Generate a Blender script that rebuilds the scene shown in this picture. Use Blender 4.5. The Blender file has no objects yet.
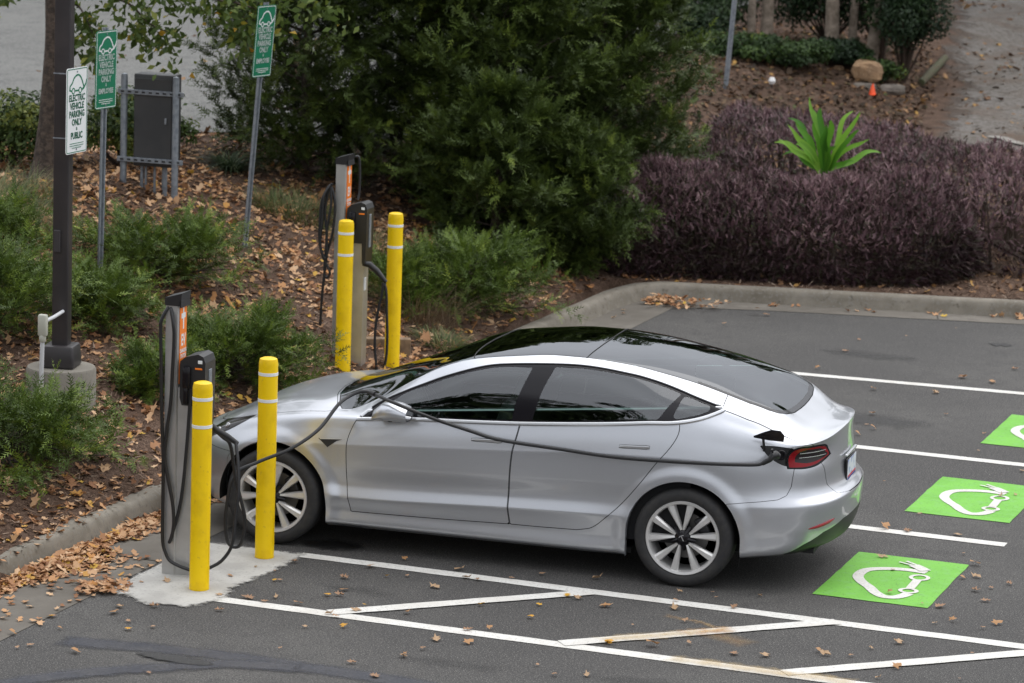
import bpy, math, random
import numpy as np
from mathutils import Vector, Matrix
from mathutils.bvhtree import BVHTree

scene = bpy.context.scene
COL = scene.collection
R = math.radians
rng = np.random.default_rng(7)
random.seed(7)

# ------------------------------------------------------------------ materials
def new_mat(name):
    m = bpy.data.materials.new(name)
    m.use_nodes = True
    nt = m.node_tree
    b = nt.nodes['Principled BSDF']
    return m, nt, b

def pmat(name, col, rough=0.5, metal=0.0, coat=0.0, noise=None, bump=None, spec=0.5, attr=None, coord='Object'):
    """principled material; noise=(scale, colour2, lo, hi) mixes in a second colour; bump=(scale, strength)"""
    m, nt, b = new_mat(name)
    c = (*col, 1)
    b.inputs['Base Color'].default_value = c
    b.inputs['Roughness'].default_value = rough
    b.inputs['Metallic'].default_value = metal
    b.inputs['Specular IOR Level'].default_value = spec
    if coat:
        b.inputs['Coat Weight'].default_value = coat
        b.inputs['Coat Roughness'].default_value = 0.04
    tc = nt.nodes.new('ShaderNodeTexCoord')
    last = None
    if noise:
        for (sc, col2, lo, hi) in (noise if isinstance(noise, list) else [noise]):
            n = nt.nodes.new('ShaderNodeTexNoise')
            n.inputs['Scale'].default_value = sc
            n.inputs['Detail'].default_value = 6
            nt.links.new(tc.outputs[coord], n.inputs['Vector'])
            rp = nt.nodes.new('ShaderNodeValToRGB')
            rp.color_ramp.elements[0].position = lo
            rp.color_ramp.elements[1].position = hi
            nt.links.new(n.outputs['Fac'], rp.inputs['Fac'])
            mx = nt.nodes.new('ShaderNodeMix'); mx.data_type = 'RGBA'
            nt.links.new(rp.outputs['Color'], mx.inputs[0])
            if last is None: mx.inputs[6].default_value = c
            else: nt.links.new(last, mx.inputs[6])
            mx.inputs[7].default_value = (*col2, 1)
            last = mx.outputs[2]
    if attr:      # per-leaf colour choice stored on the mesh
        a = nt.nodes.new('ShaderNodeAttribute'); a.attribute_name = 'tint'
        rp = nt.nodes.new('ShaderNodeValToRGB')
        cr = rp.color_ramp
        while len(cr.elements) < len(attr): cr.elements.new(0.5)
        for i, (pos, cc) in enumerate(attr):
            cr.elements[i].position = pos
            cr.elements[i].color = (*cc, 1)
        nt.links.new(a.outputs['Fac'], rp.inputs['Fac'])
        last = rp.outputs['Color']
    if last is not None:
        nt.links.new(last, b.inputs['Base Color'])
    if bump:
        n = nt.nodes.new('ShaderNodeTexNoise')
        n.inputs['Scale'].default_value = bump[0]
        n.inputs['Detail'].default_value = 5
        nt.links.new(tc.outputs[coord], n.inputs['Vector'])
        bp = nt.nodes.new('ShaderNodeBump')
        bp.inputs['Strength'].default_value = bump[1]
        bp.inputs['Distance'].default_value = bump[2] if len(bump) > 2 else 0.01
        nt.links.new(n.outputs['Fac'], bp.inputs['Height'])
        nt.links.new(bp.outputs['Normal'], b.inputs['Normal'])
    return m

def leafmat(name, ramp, rough=0.5, trans=0.25):
    m = pmat(name, (0.05, 0.1, 0.03), rough, attr=ramp, spec=0.3)
    nt = m.node_tree; b = nt.nodes['Principled BSDF']
    out = nt.nodes['Material Output']
    tr = nt.nodes.new('ShaderNodeBsdfTranslucent')
    src = b.inputs['Base Color'].links[0].from_socket
    nt.links.new(src, tr.inputs['Color'])
    mx = nt.nodes.new('ShaderNodeMixShader'); mx.inputs[0].default_value = trans
    nt.links.new(b.outputs[0], mx.inputs[1]); nt.links.new(tr.outputs[0], mx.inputs[2])
    nt.links.new(mx.outputs[0], out.inputs['Surface'])
    return m

def glassmat(name, tint, ior=1.5):
    m, nt, b = new_mat(name)
    nt.nodes.remove(b)
    out = nt.nodes['Material Output']
    t = nt.nodes.new('ShaderNodeBsdfTransparent'); t.inputs[0].default_value = (*tint, 1)
    g = nt.nodes.new('ShaderNodeBsdfGlossy'); g.inputs['Roughness'].default_value = 0.015
    g.inputs['Color'].default_value = (0.95, 0.97, 1, 1)
    f = nt.nodes.new('ShaderNodeFresnel'); f.inputs['IOR'].default_value = ior
    mx = nt.nodes.new('ShaderNodeMixShader')
    nt.links.new(f.outputs[0], mx.inputs[0]); nt.links.new(t.outputs[0], mx.inputs[1]); nt.links.new(g.outputs[0], mx.inputs[2])
    nt.links.new(mx.outputs[0], out.inputs['Surface'])
    return m

# ------------------------------------------------------------------ mesh helpers
def mesh_np(name, V, F, mat, parent=None, smooth=True, normals=None, tint=None, mats=None, midx=None):
    """V (n,3), F either (m,3)/(m,4) array or list of tuples"""
    me = bpy.data.meshes.new(name)
    V = np.asarray(V, np.float32)
    if isinstance(F, np.ndarray):
        m, k = F.shape
        me.vertices.add(len(V)); me.vertices.foreach_set('co', V.ravel())
        me.loops.add(m * k); me.loops.foreach_set('vertex_index', F.astype(np.int32).ravel())
        me.polygons.add(m)
        me.polygons.foreach_set('loop_start', np.arange(0, m * k, k, dtype=np.int32))
        me.polygons.foreach_set('loop_total', np.full(m, k, np.int32))
        me.update(calc_edges=True)
    else:
        me.from_pydata([tuple(map(float, v)) for v in V], [], [tuple(int(i) for i in f) for f in F])
        me.update()
    if smooth:
        me.polygons.foreach_set('use_smooth', np.ones(len(me.polygons), bool))
    if mats:
        for mm in mats: me.materials.append(mm)
        me.polygons.foreach_set('material_index', np.asarray(midx, np.int32))
    else:
        me.materials.append(mat)
    if tint is not None:
        at = me.attributes.new('tint', 'FLOAT', 'FACE' if len(tint) == len(me.polygons) else 'POINT')
        at.data.foreach_set('value', np.asarray(tint, np.float32))
    if normals is not None:
        me.validate()
        me.normals_split_custom_set_from_vertices([tuple(map(float, q)) for q in normals])
    o = bpy.data.objects.new(name, me)
    COL.objects.link(o)
    if parent is not None: o.parent = parent
    return o

class MB:
    """collects primitives into one mesh"""
    def __init__(s): s.V = []; s.F = []; s.M = []; s.mi = 0
    def add(s, V, F):
        o = len(s.V)
        s.V += [tuple(v) for v in V]; s.F += [tuple(i + o for i in f) for f in F]; s.M += [s.mi] * len(F)
        return s
    def box(s, c, d, bev=0.0, rot=0.0, tilt=None, taper=1.0):
        cx, cy, cz = c; hx, hy, hz = d[0] / 2, d[1] / 2, d[2] / 2
        b = min(bev, hx * .9, hy * .9, hz * .9)
        if b <= 0:
            P = [(x, y, z) for z in (-hz, hz) for x, y in ((-hx, -hy), (hx, -hy), (hx, hy), (-hx, hy))]
            F = [(3, 2, 1, 0), (4, 5, 6, 7), (0, 1, 5, 4), (1, 2, 6, 5), (2, 3, 7, 6), (3, 0, 4, 7)]
        else:
            P = []; n = 3
            def ring(z, ins):
                for (sx, sy, a0) in ((1, 1, 0), (-1, 1, 90), (-1, -1, 180), (1, -1, 270)):
                    for k in range(n + 1):
                        a = R(a0 + 90 * k / n)
                        P.append((sx * (hx - b) + (b - ins) * math.cos(a), sy * (hy - b) + (b - ins) * math.sin(a), z))
            levels = [(-hz, b * .999), (-hz + b * .3, b * .3), (-hz + b, 0), (hz - b, 0), (hz - b * .3, b * .3), (hz, b * .999)]
            for z, i in levels: ring(z, i)
            m = 4 * (n + 1); F = []
            for l in range(len(levels) - 1):
                for k in range(m):
                    F.append((l * m + k, l * m + (k + 1) % m, (l + 1) * m + (k + 1) % m, (l + 1) * m + k))
            F.append(tuple(range(m - 1, -1, -1))); F.append(tuple(range((len(levels) - 1) * m, len(levels) * m)))
        M = Matrix.Rotation(rot, 3, 'Z')
        if tilt: M = M @ Matrix.Rotation(tilt[1], 3, tilt[0])
        V = []
        for q in P:
            k = taper if q[2] > 0 else 1
            v = M @ Vector((q[0] * k, q[1] * k, q[2]))
            V.append((v.x + cx, v.y + cy, v.z + cz))
        return s.add(V, F)
    def lathe(s, prof, c=(0, 0, 0), n=32, axis='Z', M=None, caps=True):
        """prof: list of (r, h)"""
        V = []; F = []
        for (r, h) in prof:
            for k in range(n):
                a = 2 * math.pi * k / n
                q = (r * math.cos(a), r * math.sin(a), h)
                if axis == 'Y': q = (q[0], q[2], q[1])
                if axis == 'X': q = (q[2], q[0], q[1])
                if M is not None: q = tuple(M @ Vector(q))
                V.append((q[0] + c[0], q[1] + c[1], q[2] + c[2]))
        for j in range(len(prof) - 1):
            for k in range(n):
                F.append((j * n + k, j * n + (k + 1) % n, (j + 1) * n + (k + 1) % n, (j + 1) * n + k))
        if caps and prof[0][0] > 1e-6: F.append(tuple(range(n - 1, -1, -1)))
        if caps and prof[-1][0] > 1e-6: F.append(tuple(range((len(prof) - 1) * n, len(prof) * n)))
        return s.add(V, F)
    def tube(s, pts, r, n=10, caps=True):
        pts = [Vector(q) for q in pts]
        rs = r if isinstance(r, (list, tuple, np.ndarray)) else [r] * len(pts)
        V = []; F = []; up = None
        for i, q in enumerate(pts):
            d = (pts[min(i + 1, len(pts) - 1)] - pts[max(i - 1, 0)])
            if d.length < 1e-9: d = Vector((0, 0, 1))
            d.normalize()
            if up is None: up = Vector((0, 0, 1)) if abs(d.z) < .9 else Vector((1, 0, 0))
            a = d.cross(up)
            if a.length < 1e-6: a = d.orthogonal()
            a.normalize(); b2 = d.cross(a).normalized(); up = -b2 if b2.dot(up) < 0 else b2
            a = d.cross(up).normalized()
            for k in range(n):
                t = 2 * math.pi * k / n
                v = q + (a * math.cos(t) + up * math.sin(t)) * rs[i]
                V.append(tuple(v))
        for j in range(len(pts) - 1):
            for k in range(n):
                F.append((j * n + k, j * n + (k + 1) % n, (j + 1) * n + (k + 1) % n, (j + 1) * n + k))
        if caps:
            F.append(tuple(range(n - 1, -1, -1))); F.append(tuple(range((len(pts) - 1) * n, len(pts) * n)))
        return s.add(V, F)
    def prism(s, poly, axis, lo, hi):
        """poly 2d, extruded along axis between lo and hi"""
        def q(a, b, h):
            return (h, a, b) if axis == 'X' else (a, h, b) if axis == 'Y' else (a, b, h)
        n = len(poly)
        V = [q(a, b, lo) for a, b in poly] + [q(a, b, hi) for a, b in poly]
        F = [(k, (k + 1) % n, n + (k + 1) % n, n + k) for k in range(n)]
        F += [tuple(range(n - 1, -1, -1)), tuple(range(n, 2 * n))]
        return s.add(V, F)
    def build(s, name, mat, parent=None, smooth=False, angle=None):
        mats = mat if isinstance(mat, (list, tuple)) else None
        me = bpy.data.meshes.new(name)
        me.from_pydata(s.V, [], s.F); me.update()
        import bmesh
        bm = bmesh.new(); bm.from_mesh(me); bmesh.ops.recalc_face_normals(bm, faces=bm.faces); bm.to_mesh(me); bm.free()
        if mats:
            for m in mats: me.materials.append(m)
            me.polygons.foreach_set('material_index', np.array(s.M, np.int32))
        else: me.materials.append(mat)
        o = bpy.data.objects.new(name, me); COL.objects.link(o)
        if smooth or angle:
            me.polygons.foreach_set('use_smooth', np.ones(len(me.polygons), bool))
            me.set_sharp_from_angle(angle=R(angle or 40))
        if parent is not None: o.parent = parent
        return o

def smooth_path(pts, n=8):
    """Catmull-Rom through the points"""
    P = [Vector(q) for q in pts]; out = []
    for i in range(len(P) - 1):
        a = P[max(i - 1, 0)]; b = P[i]; c = P[i + 1]; d = P[min(i + 2, len(P) - 1)]
        for k in range(n):
            t = k / n
            out.append(0.5 * ((2 * b) + (c - a) * t + (2 * a - 5 * b + 4 * c - d) * t * t + (3 * b - a - 3 * c + d) * t ** 3))
    out.append(P[-1])
    return out

def empty(name, loc=(0, 0, 0), rz=0.0):
    o = bpy.data.objects.new(name, None); COL.objects.link(o)
    o.location = loc; o.rotation_euler = (0, 0, rz); o.empty_display_size = 0.2
    return o

def tag(o, label=None, cat=None, group=None, kind=None):
    if label: o['label'] = label
    if cat: o['category'] = cat
    if group: o['group'] = group
    if kind: o['kind'] = kind
    return o

def copy_tree(o, parent=None):
    c = o.copy(); COL.objects.link(c)
    if parent is not None: c.parent = parent
    for ch in list(o.children): copy_tree(ch, c)
    return c

# scalar-field clipping of a triangle mesh ---------------------------------
def clip(V, N, T, f):
    """split at f=0; returns V, N, T_inside(f<0), T_outside, f2"""
    f = np.where(np.abs(f) < 1e-7, 1e-7, f)
    s = f[T] < 0
    c = s.sum(1)
    Tin = [T[c == 3]]; Tout = [T[c == 0]]
    mixed = T[(c == 1) | (c == 2)]
    newV = []; newN = []; cache = {}; base = len(V)
    def cut(a, b):
        k = (a, b) if a < b else (b, a)
        i = cache.get(k)
        if i is None:
            a2, b2 = k
            t = f[a2] / (f[a2] - f[b2])
            newV.append(V[a2] + (V[b2] - V[a2]) * t)
            nn = N[a2] + (N[b2] - N[a2]) * t
            newN.append(nn / (np.linalg.norm(nn) + 1e-12))
            i = base + len(newV) - 1; cache[k] = i
        return i
    ti = []; to = []
    for tri in mixed.tolist():
        a, b, c3 = tri
        sa, sb, sc = f[a] < 0, f[b] < 0, f[c3] < 0
        if sa == sb: a, b, c3 = c3, a, b
        elif sa == sc: a, b, c3 = b, c3, a
        p, q = cut(a, b), cut(a, c3)        # a is alone
        la, lo = (ti, to) if f[a] < 0 else (to, ti)
        la.append((a, p, q)); lo.append((p, b, c3)); lo.append((p, c3, q))
    if newV:
        V = np.vstack([V, np.array(newV)]); N = np.vstack([N, np.array(newN)])
    if ti: Tin.append(np.array(ti)); 
    if to: Tout.append(np.array(to))
    return V, N, np.vstack(Tin).astype(int), np.vstack(Tout).astype(int)

def compact(V, N, T):
    u, inv = np.unique(T.ravel(), return_inverse=True)
    return V[u], (N[u] if N is not None else None), inv.reshape(T.shape)

def sdf(P, poly):
    """signed distance (negative inside) of points P (n,2) to polygon (m,2)"""
    poly = np.asarray(poly, float)
    out = np.full(len(P), 1e9); inside = np.zeros(len(P), bool)
    A = poly; B = np.roll(poly, -1, 0)
    for a, b in zip(A, B):
        e = b - a; w = P - a
        t = np.clip((w @ e) / (e @ e + 1e-15), 0, 1)
        d = w - t[:, None] * e
        out = np.minimum(out, (d ** 2).sum(1))
        c1 = (a[1] <= P[:, 1]) != (b[1] <= P[:, 1])
        with np.errstate(divide='ignore', invalid='ignore'):
            xi = a[0] + (P[:, 1] - a[1]) / (b[1] - a[1] + 1e-15) * e[0]
        inside ^= c1 & (P[:, 0] < xi)
    return np.sqrt(out) * np.where(inside, -1, 1)

def round_poly(pts, n=6, closed=True):
    """Catmull-Rom closed polygon; a point given as (x,y,1) is a sharp corner"""
    m = len(pts); out = []
    for i in range(m):
        a, b, c, d = pts[(i - 1) % m], pts[i], pts[(i + 1) % m], pts[(i + 2) % m]
        ta = (c[0] - a[0], c[1] - a[1]) if len(b) == 2 else (2 * (c[0] - b[0]), 2 * (c[1] - b[1]))
        tb = (d[0] - b[0], d[1] - b[1]) if len(c) == 2 else (2 * (c[0] - b[0]), 2 * (c[1] - b[1]))
        L = math.dist(b[:2], c[:2])
        la = math.hypot(*ta) + 1e-9; lb = math.hypot(*tb) + 1e-9
        ta = (ta[0] / la * L, ta[1] / la * L); tb = (tb[0] / lb * L, tb[1] / lb * L)
        for k in range(n):
            t = k / n
            h00 = 2 * t ** 3 - 3 * t * t + 1; h10 = t ** 3 - 2 * t * t + t; h01 = 1 - h00; h11 = t ** 3 - t * t
            out.append((h00 * b[0] + h10 * ta[0] + h01 * c[0] + h11 * tb[0], h00 * b[1] + h10 * ta[1] + h01 * c[1] + h11 * tb[1]))
    return np.array(out)

def text_mesh(body, size, extrude=0.0008, bold=0.0, align='CENTER', sx=1.0):
    cu = bpy.data.curves.new('txt', 'FONT'); cu.body = body; cu.size = size; cu.extrude = extrude
    cu.align_x = align; cu.align_y = 'CENTER'; cu.offset = bold; cu.resolution_u = 2
    o = bpy.data.objects.new('txt', cu); COL.objects.link(o)
    dg = bpy.context.evaluated_depsgraph_get(); dg.update()
    me = bpy.data.meshes.new_from_object(o.evaluated_get(dg))
    V = [(v.co.x * sx, v.co.y, v.co.z) for v in me.vertices]; F = [tuple(q.vertices) for q in me.polygons]
    bpy.data.objects.remove(o); bpy.data.curves.remove(cu); bpy.data.meshes.remove(me)
    return V, F

def stroke(pts, w, closed=False, thick=0.001):
    """flat ribbon in the xy plane along 2d pts (list), width w"""
    n = len(pts); V = []; F = []
    for i in range(n):
        a = pts[(i - 1) % n] if closed or i > 0 else pts[i]
        b = pts[(i + 1) % n] if closed or i < n - 1 else pts[i]
        dx, dy = b[0] - a[0], b[1] - a[1]; L = math.hypot(dx, dy) + 1e-9
        nx, ny = -dy / L * w / 2, dx / L * w / 2
        V += [(pts[i][0] + nx, pts[i][1] + ny, thick), (pts[i][0] - nx, pts[i][1] - ny, thick)]
    for i in range(n if closed else n - 1):
        j = (i + 1) % n
        F.append((2 * i, 2 * i + 1, 2 * j + 1, 2 * j))
    return V, F
# ------------------------------------------------------------------ THE CAR
M_paint = pmat('silver_paint', (0.48, 0.495, 0.53), 0.33, 0.80, coat=0.85, noise=(900, (0.56, 0.575, 0.605), .4, .6))
M_black = pmat('black_plastic', (0.012, 0.012, 0.013), 0.45)
M_gloss = pmat('gloss_black', (0.008, 0.007, 0.009), 0.14, spec=.28)
M_seam = pmat('seam_dark', (0.006, 0.006, 0.006), 0.8)
M_rubber = pmat('tyre_rubber', (0.018, 0.018, 0.019), 0.75, noise=(30, (0.03, 0.028, 0.026), .4, .7))
M_alloy = pmat('alloy', (0.62, 0.61, 0.595), 0.30, 0.45, coat=.5)
M_darkalloy = pmat('dark_alloy', (0.05, 0.05, 0.052), 0.45, 0.6)
M_disc = pmat('brake_steel', (0.16, 0.155, 0.15), 0.45, 0.8)
M_satin = pmat('satin_trim', (0.62, 0.63, 0.65), 0.28, 0.9)
M_side = glassmat('side_glass', (0.60, 0.74, 0.69), 1.95)
M_roof = glassmat('roof_glass', (0.035, 0.04, 0.042), 1.85)
M_rearg = glassmat('rear_glass', (0.22, 0.30, 0.28), 1.85)
M_red = pmat('tail_red', (0.20, 0.002, 0.006), 0.22, spec=.3)
M_smoke = pmat('lamp_smoke', (0.018, 0.015, 0.015), 0.12, spec=.3)
M_lampclear = pmat('lamp_clear', (0.30, 0.30, 0.31), 0.12, 0.5, coat=1.0)
M_int = pmat('interior_dark', (0.016, 0.016, 0.017), 0.85, spec=.2)
M_seat = pmat('seat_leather', (0.05, 0.05, 0.052), 0.5)
M_white = pmat('white_plastic', (0.75, 0.75, 0.74), 0.4)
M_mirror = pmat('mirror', (0.8, 0.8, 0.8), 0.02, 1.0)

def pchip(xk, yk, x):
    xk = np.asarray(xk, float); yk = np.asarray(yk, float)
    h = np.diff(xk); d = np.diff(yk) / h
    m = np.zeros(len(xk))
    for i in range(1, len(xk) - 1):
        if d[i - 1] * d[i] > 0:
            w1 = 2 * h[i] + h[i - 1]; w2 = h[i] + 2 * h[i - 1]
            m[i] = (w1 + w2) / (w1 / d[i - 1] + w2 / d[i])
    m[0] = d[0]; m[-1] = d[-1]
    i = np.clip(np.searchsorted(xk, x) - 1, 0, len(xk) - 2)
    t = (x - xk[i]) / h[i]
    return ((2 * t ** 3 - 3 * t ** 2 + 1) * yk[i] + (t ** 3 - 2 * t ** 2 + t) * h[i] * m[i]
            + (-2 * t ** 3 + 3 * t ** 2) * yk[i + 1] + (t ** 3 - t ** 2) * h[i] * m[i + 1])

tt = np.linspace(-.8, 5.3, 430); dt = tt[1] - tt[0]
def gs(a, sig, odd):
    k = int(4 * sig / dt) + 1; g = np.exp(-.5 * (np.arange(-k, k + 1) * dt / sig) ** 2); g /= g.sum()
    s = -1 if odd else 1
    pad = np.concatenate([s * a[k:0:-1] if not odd else 2 * a[0] - a[k:0:-1], a, s * a[-2:-k - 2:-1] if not odd else 2 * a[-1] - a[-2:-k - 2:-1]])
    return np.convolve(pad, g, 'valid')
def row3(keys, sig=.05):
    K = np.array(keys, float)
    x = pchip(K[:, 0], K[:, 1], tt); y = pchip(K[:, 0], K[:, 2], tt); z = pchip(K[:, 0], K[:, 3], tt)
    x = gs(x, sig, False); y = gs(y, sig, True); z = gs(z, sig, False)
    return np.stack([x, y, z], 1)
def row1(keys, sig=.07):
    K = np.array(keys, float)
    return gs(pchip(K[:, 0], K[:, 1], tt), sig, False)

plan = row3([(-.8, .04, 0, 0), (-.6, .058, .2, 0), (-.4, .115, .385, 0), (-.2, .195, .545, 0), (0, .295, .67, 0), (.2, .41, .765, 0), (.4, .54, .83, 0),
             (.84, .86, .900, 0), (1.3, 1.3, .915, 0), (2.3, 2.3, .918, 0), (3, 3, .918, 0), (3.72, 3.72, .922, 0), (4, 4, .912, 0), (4.2, 4.20, .885, 0),
             (4.35, 4.345, .845, 0), (4.5, 4.465, .785, 0), (4.65, 4.565, .695, 0), (4.8, 4.638, .575, 0), (4.95, 4.688, .42, 0), (5.1, 4.718, .22, 0), (5.3, 4.732, 0, 0)])
tan = np.gradient(plan[:, :2], axis=0); tan /= np.linalg.norm(tan, axis=1)[:, None]
nor = np.stack([-tan[:, 1], tan[:, 0]], 1)      # outward (+y side)
def off_row(dk, zk):
    d = row1(dk); z = row1(zk)
    P = np.zeros((len(tt), 3)); P[:, :2] = plan[:, :2] - nor * d[:, None]; P[:, 2] = z
    P[:, 1] = np.maximum(P[:, 1], 0); P[0, 1] = 0; P[-1, 1] = 0
    return P
r0 = off_row([(-.8, .15), (0, .12), (.6, .08), (3.5, .08), (4.3, .08), (4.8, .12), (5.3, .16)], [(-.8, .20), (0, .19), (.84, .165), (3, .165), (3.9, .20), (4.3, .24), (4.7, .26), (5.3, .24)])
r1 = off_row([(-.8, .05), (0, .04), (1, .035), (3.4, .035), (4.2, .03), (4.7, .05), (5.3, .06)], [(-.8, .24), (.5, .21), (1, .195), (3.4, .19), (4, .235), (4.4, .27), (4.7, .30), (5.3, .29)])
r2 = off_row([(-.8, .02), (.8, .02), (1.3, .030), (3.0, .03), (3.7, .02), (4.4, .012), (5.3, .015)], [(-.8, .33), (.8, .31), (1.3, .295), (3.2, .30), (4, .36), (4.5, .40), (5.3, .40)])
r3 = off_row([(-.8, 0), (.8, .01), (1.4, .004), (3.0, .004), (3.5, .008), (4.2, .003), (5.3, .002)], [(-.8, .43), (.8, .40), (1.4, .385), (2.5, .425), (3.1, .44), (3.7, .45), (4.2, .48), (4.6, .50), (5.3, .50)])
r4 = off_row([(-.8, 0), (.8, .01), (1.4, .021), (3.0, .021), (3.6, .01), (4.2, .0), (5.3, .0)], [(-.8, .49), (.8, .48), (1.4, .47), (3, .52), (3.7, .55), (4.2, .585), (4.7, .60), (5.3, .61)])
r5 = off_row([(-.8, .012), (.5, .01), (1.4, .008), (3, .008), (3.7, .002), (4.2, .016), (4.6, .038), (5.3, .05)], [(-.8, .55), (.5, .59), (1.4, .60), (3, .66), (3.7, .70), (4.2, .66), (4.5, .650), (5.3, .66)])
r6 = off_row([(-.8, .03), (0, .03), (.5, .02), (.84, .008), (1.39, 0), (3.3, 0), (3.8, .004), (4.2, .03), (4.6, .065), (5.3, .08)], [(-.8, .60), (0, .64), (.5, .69), (.84, .72), (1.39, .75), (2.54, .815), (3.3, .86), (3.8, .87), (4.2, .84), (4.5, .83), (5.3, .83)])
r8 = row3([(-.8, .09, 0, .650), (-.6, .11, .19, .652), (-.4, .165, .36, .66), (-.2, .25, .50, .68), (0, .345, .605, .72), (.2, .46, .685, .768), (.4, .59, .745, .82),
           (.84, .86, .82, .885), (1.1, 1.12, .845, .922), (1.3, 1.32, .853, .938), (1.46, 1.46, .86, .946), (1.84, 1.84, .876, .974), (2.2, 2.2, .878, .993), (2.55, 2.55, .878, 1.013),
           (2.85, 2.85, .876, 1.036), (3.2, 3.2, .872, 1.07), (3.5, 3.5, .866, 1.10), (3.67, 3.67, .862, 1.11), (3.9, 3.9, .852, 1.10), (4.1, 4.1, .83, 1.06), (4.25, 4.25, .80, 1.032),
           (4.35, 4.35, .77, 1.020), (4.5, 4.45, .725, 1.024), (4.65, 4.53, .635, 1.034), (4.8, 4.582, .52, 1.046), (4.95, 4.612, .38, 1.056), (5.1, 4.630, .2, 1.063), (5.3, 4.638, 0, 1.066)], .04)
r10 = row3([(-.8, .09, 0, .650), (-.6, .125, .16, .66), (-.4, .18, .30, .675), (-.2, .265, .43, .70), (0, .36, .52, .748), (.2, .48, .59, .80), (.4, .61, .65, .845),
            (.84, .88, .72, .912), (1.1, 1.13, .765, .946), (1.3, 1.32, .81, .945), (1.46, 1.46, .838, .956), (1.56, 1.56, .82, 1.03), (1.73, 1.728, .78, 1.121), (1.87, 1.87, .75, 1.184),
            (2.015, 2.014, .73, 1.246), (2.23, 2.23, .705, 1.317), (2.39, 2.39, .69, 1.347), (2.755, 2.755, .68, 1.378), (3.016, 3.016, .68, 1.381), (3.3, 3.3, .69, 1.356), (3.545, 3.543, .71, 1.297),
            (3.9, 3.9, .775, 1.205), (4.1, 4.1, .765, 1.145), (4.25, 4.25, .735, 1.098), (4.35, 4.35, .70, 1.070), (4.5, 4.44, .65, 1.052), (4.65, 4.52, .57, 1.047), (4.8, 4.574, .46, 1.053),
            (4.95, 4.605, .33, 1.060), (5.1, 4.624, .17, 1.065), (5.3, 4.638, 0, 1.066)], .035)
r11 = row3([(-.8, .09, 0, .650), (-.6, .13, .11, .668), (-.4, .19, .23, .685), (-.2, .27, .34, .72), (0, .37, .42, .768), (.2, .48, .48, .82), (.4, .61, .535, .868),
            (.84, .88, .61, .938), (1.1, 1.12, .67, .962), (1.29, 1.29, .71, .95), (1.54, 1.54, .68, 1.056), (1.76, 1.76, .65, 1.19), (1.95, 1.95, .625, 1.292), (2.155, 2.155, .605, 1.359),
            (2.42, 2.42, .59, 1.398), (2.755, 2.755, .58, 1.43), (2.92, 2.92, .58, 1.430), (3.21, 3.21, .58, 1.412), (3.51, 3.51, .585, 1.365), (3.735, 3.735, .60, 1.32), (3.945, 3.945, .62, 1.265),
            (4.175, 4.175, .63, 1.195), (4.29, 4.29, .61, 1.148), (4.4, 4.38, .56, 1.105), (4.5, 4.44, .49, 1.082), (4.65, 4.51, .40, 1.070), (4.8, 4.565, .32, 1.066), (4.95, 4.60, .23, 1.067), (5.1, 4.620, .12, 1.068), (5.3, 4.638, 0, 1.066)], .035)
r13 = row3([(-.8, .09, 0, .650), (-.6, .13, 0, .672), (-.4, .195, 0, .70), (-.2, .275, 0, .735), (0, .375, 0, .785), (.2, .49, 0, .835), (.4, .62, 0, .885),
            (.84, .87, 0, .952), (1.1, 1.1, 0, .990), (1.3, 1.3, 0, 1.066), (1.56, 1.56, 0, 1.172), (1.8, 1.8, 0, 1.262), (2.0, 2.0, 0, 1.33), (2.2, 2.2, 0, 1.39), (2.4, 2.4, 0, 1.43),
            (2.65, 2.65, 0, 1.458), (2.9, 2.9, 0, 1.466), (3.2, 3.2, 0, 1.45), (3.5, 3.5, 0, 1.408), (3.8, 3.8, 0, 1.345), (4.05, 4.05, 0, 1.262), (4.25, 4.25, 0, 1.180), (4.4, 4.37, 0, 1.125), (4.5, 4.44, 0, 1.098), (4.65, 4.52, 0, 1.082), (4.8, 4.57, 0, 1.075),
            (4.95, 4.605, 0, 1.071), (5.1, 4.624, 0, 1.069), (5.3, 4.638, 0, 1.066)], .05)
def ss(a, b, x):
    t = np.clip((x - a) / (b - a), 0, 1); return t * t * (3 - 2 * t)
for r_, k_ in ((r8, .030), (r10, .036), (r11, .040), (r13, .042)): r_[:, 2] -= (k_ + (.036 - k_) * ss(4.5, 4.95, tt)) * ss(4.1, 4.6, tt)
r7 = .5 * (r6 + r8); r7[:, :2] += nor * .006
wt = ss(4.3, 4.6, tt)[:, None]
r7t = np.zeros_like(r7); r7t[:, :2] = plan[:, :2] - nor * .088; r7t[:, 2] = r8[:, 2] - .08; r7t[:, 1] = np.maximum(r7t[:, 1], 0)
r7 = r7 * (1 - wt) + r7t * wt
r9 = .5 * (r8 + r10); g9 = ss(1.4, 1.8, tt) * (1 - ss(3.6, 4.0, tt))
r9[:, 1] += .016 * g9; r9[:, 2] += .006 * g9
r12 = .5 * (r11 + r13); r12[:, 2] += .35 * (r13[:, 2] - r11[:, 2]) * ss(-.2, .4, tt) * (1 - ss(4.4, 4.8, tt))
for r in (r7, r9, r12): r[0, 1] = 0; r[-1, 1] = 0
ROWS = [r0, r1, r2, r3, r4, r5, r6, r7, r8, r9, r10, r11, r12, r13]
sharp = [None] + [np.zeros(len(tt)) for _ in range(12)] + [None]
sharp[1] += .3
sharp[3] = .9 * ss(1.1, 1.5, tt) * (1 - ss(3.2, 3.5, tt))
sharp[4] = .6 * ss(3.9, 4.2, tt)
sharp[6] = .92 * ss(.2, 1.0, tt) * (1 - ss(3.5, 4.2, tt))
sharp[8] = np.maximum(.8 * ss(4.35, 4.6, tt), .8 * ss(1.4, 1.6, tt) * (1 - ss(3.4, 3.8, tt)))
sharp[10] = .5 * ss(1.4, 1.6, tt) * (1 - ss(3.6, 4.0, tt))
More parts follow.
